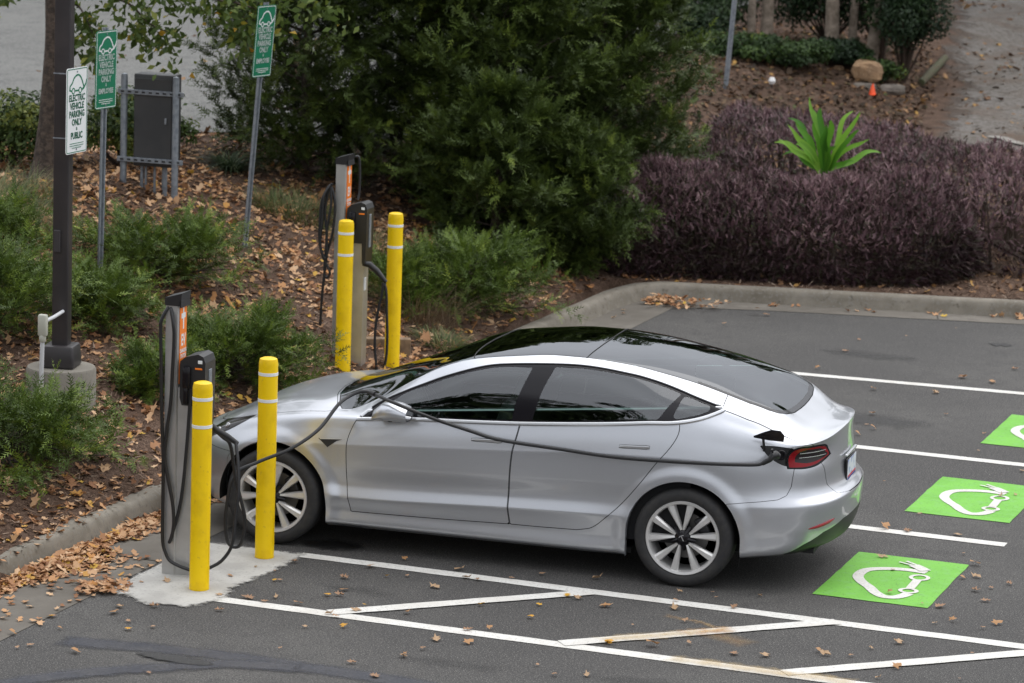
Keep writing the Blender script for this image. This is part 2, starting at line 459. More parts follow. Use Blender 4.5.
sharp[11] = .6 * ss(1.2, 1.4, tt) * (1 - ss(4.0, 4.3, tt))
Rw = np.stack(ROWS)                       # rows, t, 3
nr = len(ROWS); SUB = 10
chord = np.linalg.norm(np.diff(Rw, axis=0), axis=2) + 1e-4     # nr-1, t
d = np.diff(Rw, axis=0) / chord[..., None]
surf = []
def tangents(j):
    """(left, right) unit-ish derivative at row j"""
    if j == 0: return d[0], d[0]
    if j == nr - 1:
        m = d[-1].copy(); m[:, 2] = 0; return m, m
    h0, h1 = chord[j - 1][:, None], chord[j][:, None]
    m = (d[j - 1] * h1 + d[j] * h0) / (h0 + h1)
    s = sharp[j][:, None]
    return m * (1 - s) + d[j - 1] * s, m * (1 - s) + d[j] * s
for j in range(nr - 1):
    _, ma = tangents(j); mb, _ = tangents(j + 1)
    h = chord[j][:, None]
    for k in range(SUB):
        t = k / SUB
        surf.append((2 * t ** 3 - 3 * t * t + 1) * Rw[j] + (t ** 3 - 2 * t * t + t) * h * ma + (-2 * t ** 3 + 3 * t * t) * Rw[j + 1] + (t ** 3 - t * t) * h * mb)
surf.append(Rw[-1])
S = np.stack(surf)                        # (nrow, nt, 3)
S[:, :, 1] = np.maximum(S[:, :, 1], 0)
# wheel-arch flares
HX = (.841, 3.722); HZ = .335; AR = .388
for cx in HX:
    rr = np.hypot(S[..., 0] - cx, S[..., 2] - HZ)
    side = ss(.75, .85, S[..., 1]) * (S[..., 2] > .15)
    S[..., 1] += side * .014 * (1 - ss(.415, .50, rr))
nR, nT = S.shape[:2]
Vh = S.reshape(-1, 3)
idx = np.arange(nR * nT).reshape(nR, nT)
a, b, c, e = idx[:-1, :-1].ravel(), idx[:-1, 1:].ravel(), idx[1:, 1:].ravel(), idx[1:, :-1].ravel()
Th = np.vstack([np.stack([a, c, b], 1), np.stack([a, e, c], 1)])
# drop degenerate
ar = np.linalg.norm(np.cross(Vh[Th[:, 1]] - Vh[Th[:, 0]], Vh[Th[:, 2]] - Vh[Th[:, 0]]), axis=1)
Th = Th[ar > 1e-9]
fn = np.cross(Vh[Th[:, 1]] - Vh[Th[:, 0]], Vh[Th[:, 2]] - Vh[Th[:, 0]])
Nh = np.zeros_like(Vh)
for k in range(3): np.add.at(Nh, Th[:, k], fn)
cen = Vh[:, 1] < 1e-5
Nh[cen, 1] = 0
ln = np.linalg.norm(Nh, axis=1); bad = ln < 1e-12
Nh[bad] = (0, 0, 1); ln[bad] = 1
Nh /= ln[:, None]
if Nh[idx[60, 200]][1] < 0: Nh = -Nh; Th = Th[:, ::-1]
n0 = len(Vh)
Vf = np.vstack([Vh, Vh * (1, -1, 1)]); Nf = np.vstack([Nh, Nh * (1, -1, 1)]); Tf = np.vstack([Th, Th[:, ::-1] + n0])

CAR = empty('parked_car')
tag(CAR, 'silver electric four door sedan plugged in with a black cable along its side', 'car')
bvh = BVHTree.FromPolygons([Vector(v) for v in Vf], [tuple(t) for t in Tf.tolist()])
def side_y(x, z, sgn=-1):
    h = bvh.ray_cast(Vector((x, sgn * 3, z)), Vector((0, -sgn, 0)))
    return h[0], h[1]
def top_z(x, y):
    h = bvh.ray_cast(Vector((x, y, 4)), Vector((0, 0, -1)))
    return h[0], h[1]

# --- polygons (x,z) side view
Wout = round_poly([(1.43, .930, 1), (1.84, .968), (2.2, .985), (2.55, 1.005), (2.85, 1.028), (3.2, 1.06), (3.45, 1.088), (3.62, 1.103), (3.78, 1.137), (3.905, 1.185), (3.93, 1.206),
                   (3.87, 1.224), (3.72, 1.262), (3.545, 1.308), (3.42, 1.338), (3.3, 1.360), (3.016, 1.387), (2.755, 1.384), (2.39, 1.353), (2.23, 1.322), (2.014, 1.250), (1.87, 1.189), (1.728, 1.125), (1.56, 1.035)])
Win = Wout
fdoor = round_poly([(1.405, .285, 1), (1.378, .45), (1.370, .62), (1.372, .773), (1.40, .87), (1.43, .925), (1.47, .962, 1), (1.7, 1.02, 1), (2.3, 1.10, 1), (2.59, 1.12, 1),
                    (2.572, 1.0), (2.560, .93), (2.533, .81), (2.518, .616), (2.514, .437), (2.527, .31, 1), (2.0, .295)])
rdoor = round_poly([(2.533, .31, 1), (2.520, .437), (2.524, .616), (2.539, .81), (2.566, .93), (2.578, 1.0), (2.596, 1.12, 1), (3.3, 1.14, 1), (3.62, 1.16, 1), (3.655, 1.115), (3.662, 1.04), (3.62, .95), (3.52, .82),
                    (3.42, .68), (3.30, .53), (3.19, .42), (3.10, .345), (3.0, .318, 1), (2.75, .312)])
P2 = lambda V, i, j: V[:, [i, j]]
parts = {}; seamV = []; seamT = []; soff = 0
BV, BN, BT = Vf, Nf, Tf
def take(fun, gap=.0025):
    """cut a region out of the shell; returns (V,N,T) of the piece; the gap strip goes to the seams"""
    global BV, BN, BT, soff
    BV, BN, tin, tout = clip(BV, BN, BT, fun(BV) + gap)
    if gap > 0:
        BV, BN, tg, tout = clip(BV, BN, tout, fun(BV) - gap)
        if len(tg):
            v, n, t = compact(BV, BN, tg)
            seamV.append(v - n * .006); seamT.append(t + soff); soff += len(v)
    BT = tout
    return compact(BV, BN, tin)
# wheel arches
for cx in HX:
    def fa(V, cx=cx):
        r = np.hypot(V[:, 0] - cx, V[:, 2] - HZ) - AR
        below = np.abs(V[:, 0] - cx) - AR
        f = np.where(V[:, 2] < HZ, below, r)
        return np.maximum(f, .55 - np.abs(V[:, 1]))
    take(fa, 0)
# glass band, both sides
def fside(poly, sgn, lo=.5):
    return lambda V: np.maximum(sdf(P2(V, 0, 2), poly), lo - sgn * V[:, 1])
# roof glass (x,y)
k = (tt > 1.25) & (tt < 4.12)
edge = r11[k]
ge = edge[::6][:, :2]
roofpoly = [(x, y) for x, y in ge] + [(4.20, .605), (4.26, .565), (4.30, .48), (4.322, .32), (4.33, .15), (4.332, 0)]
front = [(1.215, .62), (1.15, .4), (1.12, .2), (1.11, 0)]
rp = roofpoly + [(x, -y) for x, y in roofpoly[-2::-1]] + [(x, -y) for x, y in front[:-1]] + front[::-1]
rp = np.array(rp)
RG = take(lambda V: np.maximum(sdf(P2(V, 0, 1), rp), .93 - V[:, 2]), .003)
for sgn, nm in ((-1, 'L'), (1, 'R')):
    parts['win' + nm] = take(fside(Wout, sgn), 0)
    parts['fd' + nm] = take(fside(fdoor, sgn, .6))
    parts['rd' + nm] = take(fside(rdoor, sgn, .6))
hood = round_poly([(.20, 0), (.22, .2), (.28, .36), (.38, .50), (.52, .625), (.75, .73), (1.0, .775), (1.17, .79), (1.225, .77, 1), (1.20, .62), (1.13, .4), (1.10, .2), (1.09, 0),
                   (1.10, -.2), (1.13, -.4), (1.20, -.62), (1.225, -.77, 1), (1.17, -.79), (1.0, -.775), (.75, -.73), (.52, -.625), (.38, -.50), (.28, -.36), (.22, -.2)])
parts['hood'] = take(lambda V: np.maximum(sdf(P2(V, 0, 1), hood), .68 - V[:, 2]))
# tail lamps in rear view (y,z); both the lamp and its dark surround
lamp = round_poly([(.772, .842, 1), (.765, .92), (.742, .975), (.67, .982), (.57, .980), (.48, .962), (.42, .895, 1), (.50, .872), (.60, .845), (.69, .835)])
lampf = lambda s: (lambda V: np.maximum(sdf(np.stack([s * V[:, 1], V[:, 2]], 1), lamp), 4.25 - V[:, 0]))
for s, nm in ((-1, 'L'), (1, 'R')):
    parts['tl' + nm] = take(lampf(s), .002)
# charge port opening on the left rear wing
port = round_poly([(4.200, .992, 1), (4.30, .990), (4.405, .976, 1), (4.412, .848, 1), (4.34, .872), (4.26, .925)])
parts['port'] = take(lambda V: np.maximum(sdf(P2(V, 0, 2), port), .6 + V[:, 1]), .002)
# trunk lid: top region + upper rear
def ftrunk(V):
    top = sdf(P2(V, 0, 1), trunk_xy)
    return top
tl_y = lambda z: np.interp(z, [.612, .63, .70, .82, .85, .96, 1.0], [.25, .42, .50, .53, .55, .58, .66])
def ftr(V):
    yy = np.abs(V[:, 1])
    f_low = np.maximum(yy - tl_y(V[:, 2]), .612 - V[:, 2])
    f_low = np.maximum(f_low, 4.45 - V[:, 0])
    yl = np.interp(V[:, 0], [3.9, 4.1, 4.25, 4.35, 4.45, 4.55], [.775, .765, .738, .715, .69, .62])
    f_top = np.maximum(np.maximum(yy - yl, 3.925 - V[:, 0]), .97 - V[:, 2])
    return np.minimum(f_low, f_top)
parts['trunk'] = take(ftr)
# headlamps
hl = round_poly([(.22, .625), (.31, .665), (.44, .728), (.56, .80), (.665, .868, 1), (.54, .838), (.40, .775), (.27, .70)])
for s, nm in ((-1, 'L'), (1, 'R')):
    parts['hl' + nm] = take(fside(hl, s, .45), .002)
# bumper seams: rear bumper piece
bseam = np.array([(4.01, .60), (4.2, .622), (4.335, .640), (4.385, .665), (4.408, .72), (4.42, .85), (4.42, .86), (5, .86), (5, .1), (4.0, .1)])
def fbump(V): return sdf(P2(V, 0, 2), bseam)
parts['rbump'] = take(fbump, .0018)
fseam = np.array([(.50, .60), (.48, .57), (.47, .55), (.45, .1), (-1, .1), (-1, .66), (.1, .66), (.25, .60)])
parts['fbump'] = take(lambda V: sdf(P2(V, 0, 2), fseam), .0018)
parts['flap'] = None
NM = {}
def emit(name, key, mat, parent=CAR):
    v, n, t = parts[key] if isinstance(key, str) else key
    return mesh_np(name, v, t, mat, parent, True, n)
bv, bn, bt = compact(BV, BN, BT)
body = mesh_np('body', bv, bt, M_paint, CAR, True, bn)
seams = mesh_np('panel_gaps', np.vstack(seamV), np.vstack(seamT), M_seam, CAR)
emit('hood', 'hood', M_paint)
emit('trunk_lid', 'trunk', M_paint)
emit('front_bumper', 'fbump', M_paint)
RB = parts['rbump']
# split the dark diffuser and side reflectors out of the rear bumper
def sub(P, fun):
    v, n, t = P
    v, n, ti, to = clip(v, n, t, fun(v))
    return compact(v, n, ti), compact(v, n, to)
dif_z = lambda V: V[:, 2] - np.interp(np.abs(V[:, 1]), [0, .35, .6, .72, .8], [.455, .445, .40, .33, .25])
DIF, RB = sub(RB, lambda V: np.maximum(dif_z(V), 4.38 - V[:, 0]))
bumper = emit('rear_bumper', RB, M_paint)
emit('diffuser', DIF, M_black)
refl = np.array([(.50, .402), (.70, .372), (.72, .378), (.71, .392), (.52, .432)])
doors = {}
for nm, s in (('L', -1), ('R', 1)):
    doors['f' + nm] = emit('front_door', 'fd' + nm, M_paint)
    doors['r' + nm] = emit('rear_door', 'rd' + nm, M_paint)
# windows
def edge_ribbon(poly, sgn, zoff=0, out=.004, w=.012, sel=None, name='window_trim', mat=M_satin, parent=CAR):
    pts = []
    for (x, z) in poly:
        h, n = side_y(x, z, sgn)
        if h is not None: pts.append((h, n, (x, z)))
    return pts
fg = round_poly([(1.585, 1.000, 1), (1.84, .985), (2.2, 1.002), (2.515, 1.020, 1), (2.53, 1.15), (2.60, 1.352, 1), (2.39, 1.338), (2.23, 1.306), (2.014, 1.234), (1.87, 1.173), (1.728, 1.110)])
rg = round_poly([(2.655, 1.030, 1), (2.85, 1.044), (3.2, 1.076), (3.45, 1.103), (3.512, 1.112, 1), (3.565, 1.19), (3.635, 1.270, 1), (3.545, 1.294), (3.42, 1.324), (3.3, 1.346), (3.016, 1.372), (2.755, 1.368, 1), (2.69, 1.2)])
qg = round_poly([(3.62, 1.13), (3.70, 1.14), (3.80, 1.17), (3.845, 1.205), (3.79, 1.228), (3.70, 1.252), (3.66, 1.255), (3.63, 1.19)])
for nm, s in (('L', -1), ('R', 1)):
    G = parts['win' + nm]
    F1, G = sub(G, lambda V: sdf(P2(V, 0, 2), fg))
    F2, G = sub(G, lambda V: sdf(P2(V, 0, 2), rg))
    F3, G = sub(G, lambda V: sdf(P2(V, 0, 2), qg))
    emit('window_glass', F1, M_side, doors['f' + nm]); emit('window_glass', F2, M_side, doors['r' + nm])
    emit('quarter_window', F3, M_side)
    emit('pillar_trim', G, M_gloss)
    # bright lower moulding + rear sweep, thin dark upper gasket
    lo = []; up = []
    for (x, z) in Wout:
        h, n = side_y(x, z, s)
        if h is None: continue
        q = h + n * .003
        if z < 1.105 + .0 * x and z < .98 + (x - 1.84) * .074 + .03 and x < 3.72: lo.append(q)
        elif x >= 3.6: lo.append(q) if z < 1.215 else up.append(q)
        else: up.append(q)
    mb = MB(); lo = [q + Vector((0, 0, -.006)) for q in lo]
    mb.tube(lo, [.0145] * len(lo), 8); mb.build('window_moulding', M_satin, CAR, True)
    if up:
        mb = MB(); mb.tube(up, .006, 6); mb.build('window_gasket', M_black, CAR, True)
# roof glass split in windscreen / panoramic roof / rear window
WS, RG2 = sub(RG, lambda V: V[:, 0] - (2.16 - .07 * (1 - (V[:, 1] / .6) ** 2)))
PR, RW = sub(RG2, lambda V: V[:, 0] - (2.94 + .03 * (1 - (V[:, 1] / .6) ** 2)))
emit('windscreen', WS, M_rearg); emit('glass_roof', PR, M_roof)
RWf, RWg = sub(RW, lambda V: 3.62 - V[:, 0] + .10 * (np.abs(V[:, 1]) / .6) ** 3)
band, RWc = sub(RWf, lambda V: .045 - np.abs(np.maximum(-sdf(P2(V, 0, 1), rp), 0)) if False else (-sdf(P2(V, 0, 1), rp)) - .035)
emit('rear_window', RWc, M_rearg); emit('rear_window_band', band, M_gloss); emit('roof_rear_glass', RWg, M_roof)
for x0, bow in ((2.16, -.07), (2.94, .03)):
    mb = MB(); L = []
    for y in np.linspace(-.585, .585, 25):
        h, n = top_z(x0 + bow * (1 - (y / .6) ** 2), y)
        L.append(h + n * .001)
    mb.tube(L, .0035, 6); mb.build('roof_seam', M_seam, CAR)
# arch lips and liners
for cx in HX:
    for s in (-1, 1):
        V = []; F = []; n = 60
        angs = list(np.linspace(-8, 188, n))
        for i, a in enumerate(angs):
            x = cx + AR * math.cos(R(a)); z = HZ + AR * math.sin(R(a))
            if a < 0 or a > 180: x = cx + (AR if a < 90 else -AR); z = HZ - (.02 * abs(a if a < 90 else 180 - a))
            h, _ = side_y(x + (.003 if x > cx else -.003), max(z + .003, .20), s)
            y = abs(h.y) if h is not None else .9
            V += [(x, s * (y - .0005), z), (cx + (x - cx) * .985, s * (y - .022), HZ + (z - HZ) * .985)]
        for i in range(n - 1): F.append((2 * i, 2 * i + 1, 2 * i + 3, 2 * i + 2))
        mesh_np('arch_lip', V, F, M_paint, CAR)
        V = []; F = []
        for i, a in enumerate(angs):
            c2, s2 = math.cos(R(a)) * .385, math.sin(R(a)) * .385
            V += [(cx + c2, s * .90, HZ + s2), (cx + c2, s * .58, HZ + s2)]
        V.append((cx, s * .58, HZ - .05)); m = len(V) - 1
        for i in range(n - 1):
            F.append((2 * i, 2 * i + 1, 2 * i + 3, 2 * i + 2)); F.append((2 * i + 1, 2 * i + 3, m))
        mesh_np('wheel_liner', V, F, M_seam, CAR)
# underbody
mb = MB(); mb.box((2.3, 0, .19), (2.1, 1.58, .04)); mb.box((.25 + .1, 0, .22), (.35, 1.2, .03)); mb.box((2.28, 0, .22), (3.6, 1.1, .05)); mb.box((4.3, 0, .26), (.5, 1.2, .03))
mb.build('underbody', M_seam, CAR)
# cabin
mb = MB()
mb.box((2.5, 0, .30), (2.5, 1.5, .03)); 
for s in (-1, 1): mb.box((2.60, s * .835, .58), (2.3, .02, .60))
mb.box((3.95, 0, .99), (.75, 1.25, .03)); mb.box((3.58, 0, .7), (.05, 1.4, .7)); mb.box((1.25, 0, .65), (.04, 1.4, .5))
mb.build('cabin_trim', M_int, CAR)
mb = MB(); mb.box((1.48, 0, .90), (.50, 1.42, .12), .05); mb.box((1.70, 0, .93), (.03, .36, .22), .01, tilt=('Y', R(-8)))
mb.build('dashboard', M_int, CAR)
def seat(x, y, w, rear=False):
    mb = MB()
    mb.box((x, y, .52), (.50, w, .16), .05)
    mb.box((x + .30, y, .82), (.13, w, .56), .05, tilt=('Y', R(18)))
    if not rear: mb.box((x + .42, y, 1.16), (.09, .27, .17), .04, tilt=('Y', R(12)))
    else:
        for yy in (-.38, 0, .38): mb.box((x + .42, yy, 1.13), (.08, .24, .12), .04)
    return mb.build('rear_seat' if rear else 'front_seat', M_seat, CAR, True)
seat(2.05, -.37, .50); seat(2.05, .37, .50); seat(3.0, 0, 1.25, True)
mb = MB()
Mr = Matrix.Rotation(R(65), 3, 'Y')
ring = [Vector((1.80, -.37, .93)) + Mr @ Vector((.18 * math.cos(a), .18 * math.sin(a), 0)) for a in np.linspace(0, 2 * math.pi, 33)]
mb.tube(ring, .015, 8, False); mb.tube([ring[0], ring[16]], .012, 6); mb.tube([(1.80, -.37, .93), (1.6, -.37, .86)], .025, 8)
mb.build('steering_wheel', M_black, CAR, True)
# tail lamp faces: red ring, smoked centre
lampin = round_poly([(.728, .880, 1), (.720, .92), (.695, .952), (.62, .956), (.54, .950), (.455, .90, 1), (.55, .882), (.66, .868)])
lampin2 = round_poly([(.764, .850, 1), (.757, .92), (.732, .966), (.66, .970), (.57, .968), (.49, .952), (.44, .898, 1), (.53, .877), (.61, .855), (.69, .846)])
for nm, s in (('L', -1), ('R', 1)):
    G = parts['tl' + nm]
    I, G = sub(G, lambda V: sdf(np.stack([s * V[:, 1], V[:, 2]], 1), lampin))
    Rr, G = sub(G, lambda V: sdf(np.stack([s * V[:, 1], V[:, 2]], 1), lampin2))
    tl = emit('taillight', G, M_gloss)
    emit('red_ring', Rr, M_red, tl); emit('lens', I, M_smoke, tl)
    mb = MB()
    for z in (.905, .935):
        L = []
        for y in np.linspace(.49, .70, 10):
            h = bvh.ray_cast(Vector((6, s * y, z)), Vector((-1, 0, 0)))
            L.append(h[0] + h[1] * .002)
        mb.tube(L, .0018, 6)
    mb.build('light_guide', M_lampclear, tl)
    h = emit('headlight', 'hl' + nm, M_smoke)
    for q in ((.42, .75), (.34, .705)):
        mb = MB(); hh, n = side_y(q[0], q[1], s)
        mb.lathe([(.0, .012), (.02, .010), (.022, .002), (.022, -.004)], tuple(hh), 16, M=n.to_track_quat('Z', 'Y').to_matrix())
        mb.build('projector', M_lampclear, h, True)
    # rear reflector
    mb = MB(); L = []
    for y in np.linspace(.50, .72, 12):
        z = .475 - (y - .5) * .17
        hh = bvh.ray_cast(Vector((6, s * y, z)), Vector((-1, 0, 0)))
        L.append(hh[0] + hh[1] * .0005)
    mb.tube(L, [.002, .006, .009] + [.011] * 6 + [.009, .007, .003], 8)
    mb.build('rear_reflector', M_red, CAR, True)
# plate
P0, Pn = bvh.ray_cast(Vector((6, 0, .72)), Vector((-1, 0, 0)))[:2]
M_plate = pmat('plate_white', (0.60, 0.62, 0.68), 0.4, noise=(18, (0.25, 0.3, 0.5), .5, .62))
mb = MB(); mb.box((P0.x + .006, 0, .722), (.014, .325, .165), .004); pf = mb.build('plate_frame', M_black, CAR)
mb = MB(); mb.box((P0.x + .0145, 0, .726), (.004, .30, .145), .001); mb.build('licence_plate', M_plate, CAR)
M_pb = pmat('plate_ink', (0.03, 0.05, 0.25), 0.5); M_prd = pmat('plate_red', (0.45, 0.03, 0.04), 0.5)
mb = MB(); mb.box((P0.x + .0175, 0, .668), (.002, .28, .014)); mb.build('plate_band', M_pb, CAR)
mb = MB(); mb.box((P0.x + .0175, 0, .684), (.002, .28, .012)); mb.build('plate_stripe', M_prd, CAR)
mb = MB(); mb.box((P0.x + .006, 0, .835), (.02, .36, .016), .005); mb.build('plate_light_bar', M_satin, CAR)
# door handles
for nm, s in (('L', -1), ('R', 1)):
    for key, (x0, z0, x1, z1) in (('f', (2.25, .869, 2.46, .876)), ('r', (3.27, .918, 3.475, .928))):
        pts = []
        for i in range(9):
            x = x0 + (x1 - x0) * i / 8; z = z0 + (z1 - z0) * i / 8
            hh, n = side_y(x, z, s); pts.append(hh + n * .002)
        mb = MB(); V = []; F = []
        hw = [.007, .009, .010, .010, .010, .010, .011, .012, .008]
        for i, q in enumerate(pts):
            V += [(q.x, q.y, q.z + hw[i]), (q.x, q.y + s * .003, q.z), (q.x, q.y, q.z - hw[i])]
        for i in range(8):
            F += [(3 * i, 3 * i + 1, 3 * i + 4, 3 * i + 3), (3 * i + 1, 3 * i + 2, 3 * i + 5, 3 * i + 4)]
        mb.add(V, F); mb.build('door_handle', M_satin, doors[key + nm], True)
        mb = MB(); L = [q + Vector((0, 0, -hw[i] - .002)) for i, q in enumerate(pts)] + [q + Vector((0, 0, hw[i] + .002)) for i, q in list(enumerate(pts))[::-1]]
        L.append(L[0]); mb.tube(L, .0018, 5, False); mb.build('handle_gap', M_seam, doors[key + nm])
    # side camera badge
    mb = MB(); tri = [(1.165, .776), (1.35, .787), (1.30, .770), (1.235, .722)]
    V = []
    for (x, z) in tri:
        hh, n = side_y(x, z, s); V.append(tuple(hh + n * .004))
    mb.add(V, [(0, 1, 2, 3)]); mb.build('side_camera_badge', M_black, CAR)
    mb = MB(); V = []
    for (x, z) in [(1.175, .779), (1.348, .788), (1.346, .784), (1.178, .771)]:
        hh, n = side_y(x, z, s); V.append(tuple(hh + n * .006))
    mb.add(V, [(0, 1, 2, 3)]); mb.build('badge_trim', M_satin, CAR)
    # mirror
    mk = [(1.58, .965, .045, .012), (1.60, 1.00, .075, .04), (1.66, 1.03, .10, .062), (1.72, 1.035, .11, .066), (1.775, 1.03, .108, .062), (1.82, 1.022, .10, .052), (1.838, 1.018, .092, .045)]
    V = []; F = []; n = 20
    for (x, z, wy, hz) in mk:
        for k in range(n):
            a = 2 * math.pi * k / n; ca, sa = math.cos(a), math.sin(a)
            V.append((x, s * (1.0 + wy * np.sign(ca) * abs(ca) ** .8), z + hz * np.sign(sa) * abs(sa) ** .8 + .015 * (ca < 0) * 0))
    for j in range(len(mk) - 1):
        for k in range(n): F.append((j * n + k, j * n + (k + 1) % n, (j + 1) * n + (k + 1) % n, (j + 1) * n + k))
    F.append(tuple(range(n)))
    m1 = mesh_np('side_mirror', V, F, M_paint, CAR)
    V2 = [(1.833, s * (1.0 + .082 * math.cos(2 * math.pi * k / n)), 1.018 + .038 * math.sin(2 * math.pi * k / n)) for k in range(n)]
    mesh_np('mirror_glass', V2, [tuple(range(n))], M_mirror, m1, False)
    mb = MB(); mb.tube([(1.60, s * .86, .955), (1.66, s * .92, .968), (1.70, s * .99, .982)], [.03, .024, .03], 10); mb.build('mirror_stalk', M_black, m1, True)
# wheels
def wheel(cx, s):
    yo = .915 * s                # outer face plane
    mb = MB()
    def Y(v): return s * v
    # barrel and lip
    pr = [(.20, .70), (.222, .70), (.222, .86), (.226, .890), (.232, .903), (.248, .906), (.252, .901), (.253, .888)]
    mb.lathe([(r, Y(h)) for r, h in pr], (cx, 0, HZ), 64, 'Y', caps=False)
    w = mb.build('wheel', M_alloy, CAR, True)
    mb = MB()
    for kk in range(5):
        th = R(96 + 72 * kk)
        for sg in (-1, 1):
            te = th + sg * R(17.5)
            p0 = np.array([.054 * math.cos(th + sg * .16), .054 * math.sin(th + sg * .16)]); p1 = np.array([.231 * math.cos(te), .231 * math.sin(te)])
            u = (p1 - p0) / np.linalg.norm(p1 - p0); nn = np.array([-u[1], u[0]]) * sg
            V = []; F = []
            for i, t in enumerate(np.linspace(0, 1, 7)):
                c = p0 + (p1 - p0) * t; hw = .0085 + .0165 * t
                yy = .893 + .004 * math.sin(math.pi * t) + .004 * t
                for (o, dy) in ((-hw * 1.25, -.022), (-hw * .9, -.003), (hw * .5, 0), (hw * 1.1, -.012), (hw * 1.1, -.035), (-hw * 1.25, -.035)):
                    V.append((cx + c[0] + nn[0] * o, s * (yy + dy), HZ + c[1] + nn[1] * o))
            for i in range(6):
                for j in range(6): F.append((i * 6 + j, i * 6 + (j + 1) % 6, i * 6 + 6 + (j + 1) % 6, i * 6 + 6 + j))
            F.append(tuple(range(6))); F.append(tuple(range(36, 42)))
            mb.add(V, F)
    mb.build('spokes', M_alloy, w, angle=30)
    mb = MB(); mb.lathe([(.0, Y(.905)), (.030, Y(.903)), (.045, Y(.893)), (.062, Y(.878)), (.075, Y(.84))], (cx, 0, HZ), 32, 'Y')
    for kk in range(5):
        th = R(96 + 36 + 72 * kk)
        mb.tube([(cx + .03 * math.cos(th), s * .885, HZ + .03 * math.sin(th)), (cx + .085 * math.cos(th), s * .87, HZ + .085 * math.sin(th))], [.02, .012], 8)
    mb.build('hub', M_gloss, w, angle=40)
    mb = MB()   # emblem strokes on the hub
    V, F = stroke([(-.018, .014), (-.008, .018), (.008, .018), (.018, .014)], .006); V2, F2 = stroke([(0, .016), (0, -.02)], .007)
    for VV, FF in ((V, F), (V2, F2)): mb.add([(cx + a * math.cos(.5) - b * math.sin(.5), s * (.9065 + c_), HZ + a * math.sin(.5) + b * math.cos(.5)) for a, b, c_ in VV], FF)
    mb.build('emblem', M_satin, w)
    mb = MB(); mb.lathe([(.252, Y(.705)), (.262, Y(.695)), (.30, Y(.69)), (.325, Y(.70)), (.335, Y(.725)), (.3355, Y(.80)), (.335, Y(.875)), (.327, Y(.897)), (.31, Y(.910)), (.285, Y(.914)), (.262, Y(.908)), (.251, Y(.898))], (cx, 0, HZ), 72, 'Y', caps=False)
    mb.build('tyre', M_rubber, w, True)
    mb = MB(); mb.lathe([(.06, Y(.80)), (.155, Y(.80)), (.155, Y(.775)), (.06, Y(.775))], (cx, 0, HZ), 40, 'Y'); mb.build('brake_disc', M_disc, w, angle=30)
    mb = MB(); mb.box((cx + .12, s * .80, HZ + .06), (.08, .07, .15), .015, tilt=('Y', R(-25))); mb.build('brake_calliper', M_darkalloy, w, True)
    mb = MB(); mb.lathe([(.0, Y(.72)), (.224, Y(.72))], (cx, 0, HZ), 32, 'Y'); mb.build('wheel_back', M_seam, w)
for cx in HX:
    for s in (-1, 1): wheel(cx, s)
# charge port
pv, pn, pt = parts['port']
pp = mesh_np('charge_port', pv - pn * .012, pt, M_black, CAR, True, pn)
pc, pnn = side_y(4.335, .935, -1)
Mq = pnn.to_track_quat('Z', 'Y').to_matrix()
mb = MB(); mb.lathe([(.034, -.012), (.034, .004), (.030, .008), (.020, .008), (.020, -.005), (0, -.005)], tuple(pc), 24, M=Mq); mb.build('charge_socket', M_gloss, pp, True)
flap = [(0, 0), (.10, .035), (.155, .045), (.20, .03), (.215, -.01), (.20, -.04), (0, -.045)]
mb = MB(); FV = []
for th in (0, .012):
    for (a_, b_) in [(0, 0), (.06, .028), (.12, .052), (.18, .050), (.205, .02), (.20, -.012), (.10, -.010)]:
        FV.append((4.178 + a_, -.875 - .10 + (.10 + b_) * .0 - b_ * .35 + .02, .993 + .078 + b_ * 1.05 + th))
n = 7
mb.add(FV, [tuple(range(n)), tuple(range(2 * n - 1, n - 1, -1))] + [(k, (k + 1) % n, n + (k + 1) % n, n + k) for k in range(n)])
mb.build('charge_flap', M_gloss, CAR)
mb = MB(); mb.tube([(4.235, -.865, .97), (4.237, -.905, 1.03), (4.24, -.945, 1.07)], .009, 8); mb.build('flap_hinge', M_black, CAR, True)
# wiper at the windscreen base
# ------------------------------------------------------------------ GROUND
PHI = -0.0724357
tx, ty = math.cos(PHI), math.sin(PHI)
def UV(u, v, z=0.0): return (u * tx - v * ty, u * ty + v * tx, z)
def uvn(x, y): return x * tx + y * ty, -x * ty + y * tx
BA = math.atan2(10.811 - 10.298, 3.766 - 1.637)
def curb_u(v): return -.19 + .027 * (v + 1.5)
def gut_u(v): return .45 + .011 * (v + 1.5)
def height(x, y):
    """bank height; x, y arrays"""
    u, v = x * tx + y * ty, -x * ty + y * tx
    b = (-(u - 1.363) * math.sin(BA) + (v - 9.82) * math.cos(BA)) - .60
    a = -.24 - u
    s = .27 * np.maximum(a, 0) + .05 * np.maximum(b, 0)
    s = np.minimum(s, 1.07)
    # curved shoulder so the bank does not break sharply
    s = s
    h = .13 + s
    out = (a > 0) | (b > 0)
    return np.where(out, h, -.06)
def hz(x, y): return float(height(np.array([x]), np.array([y]))[0])

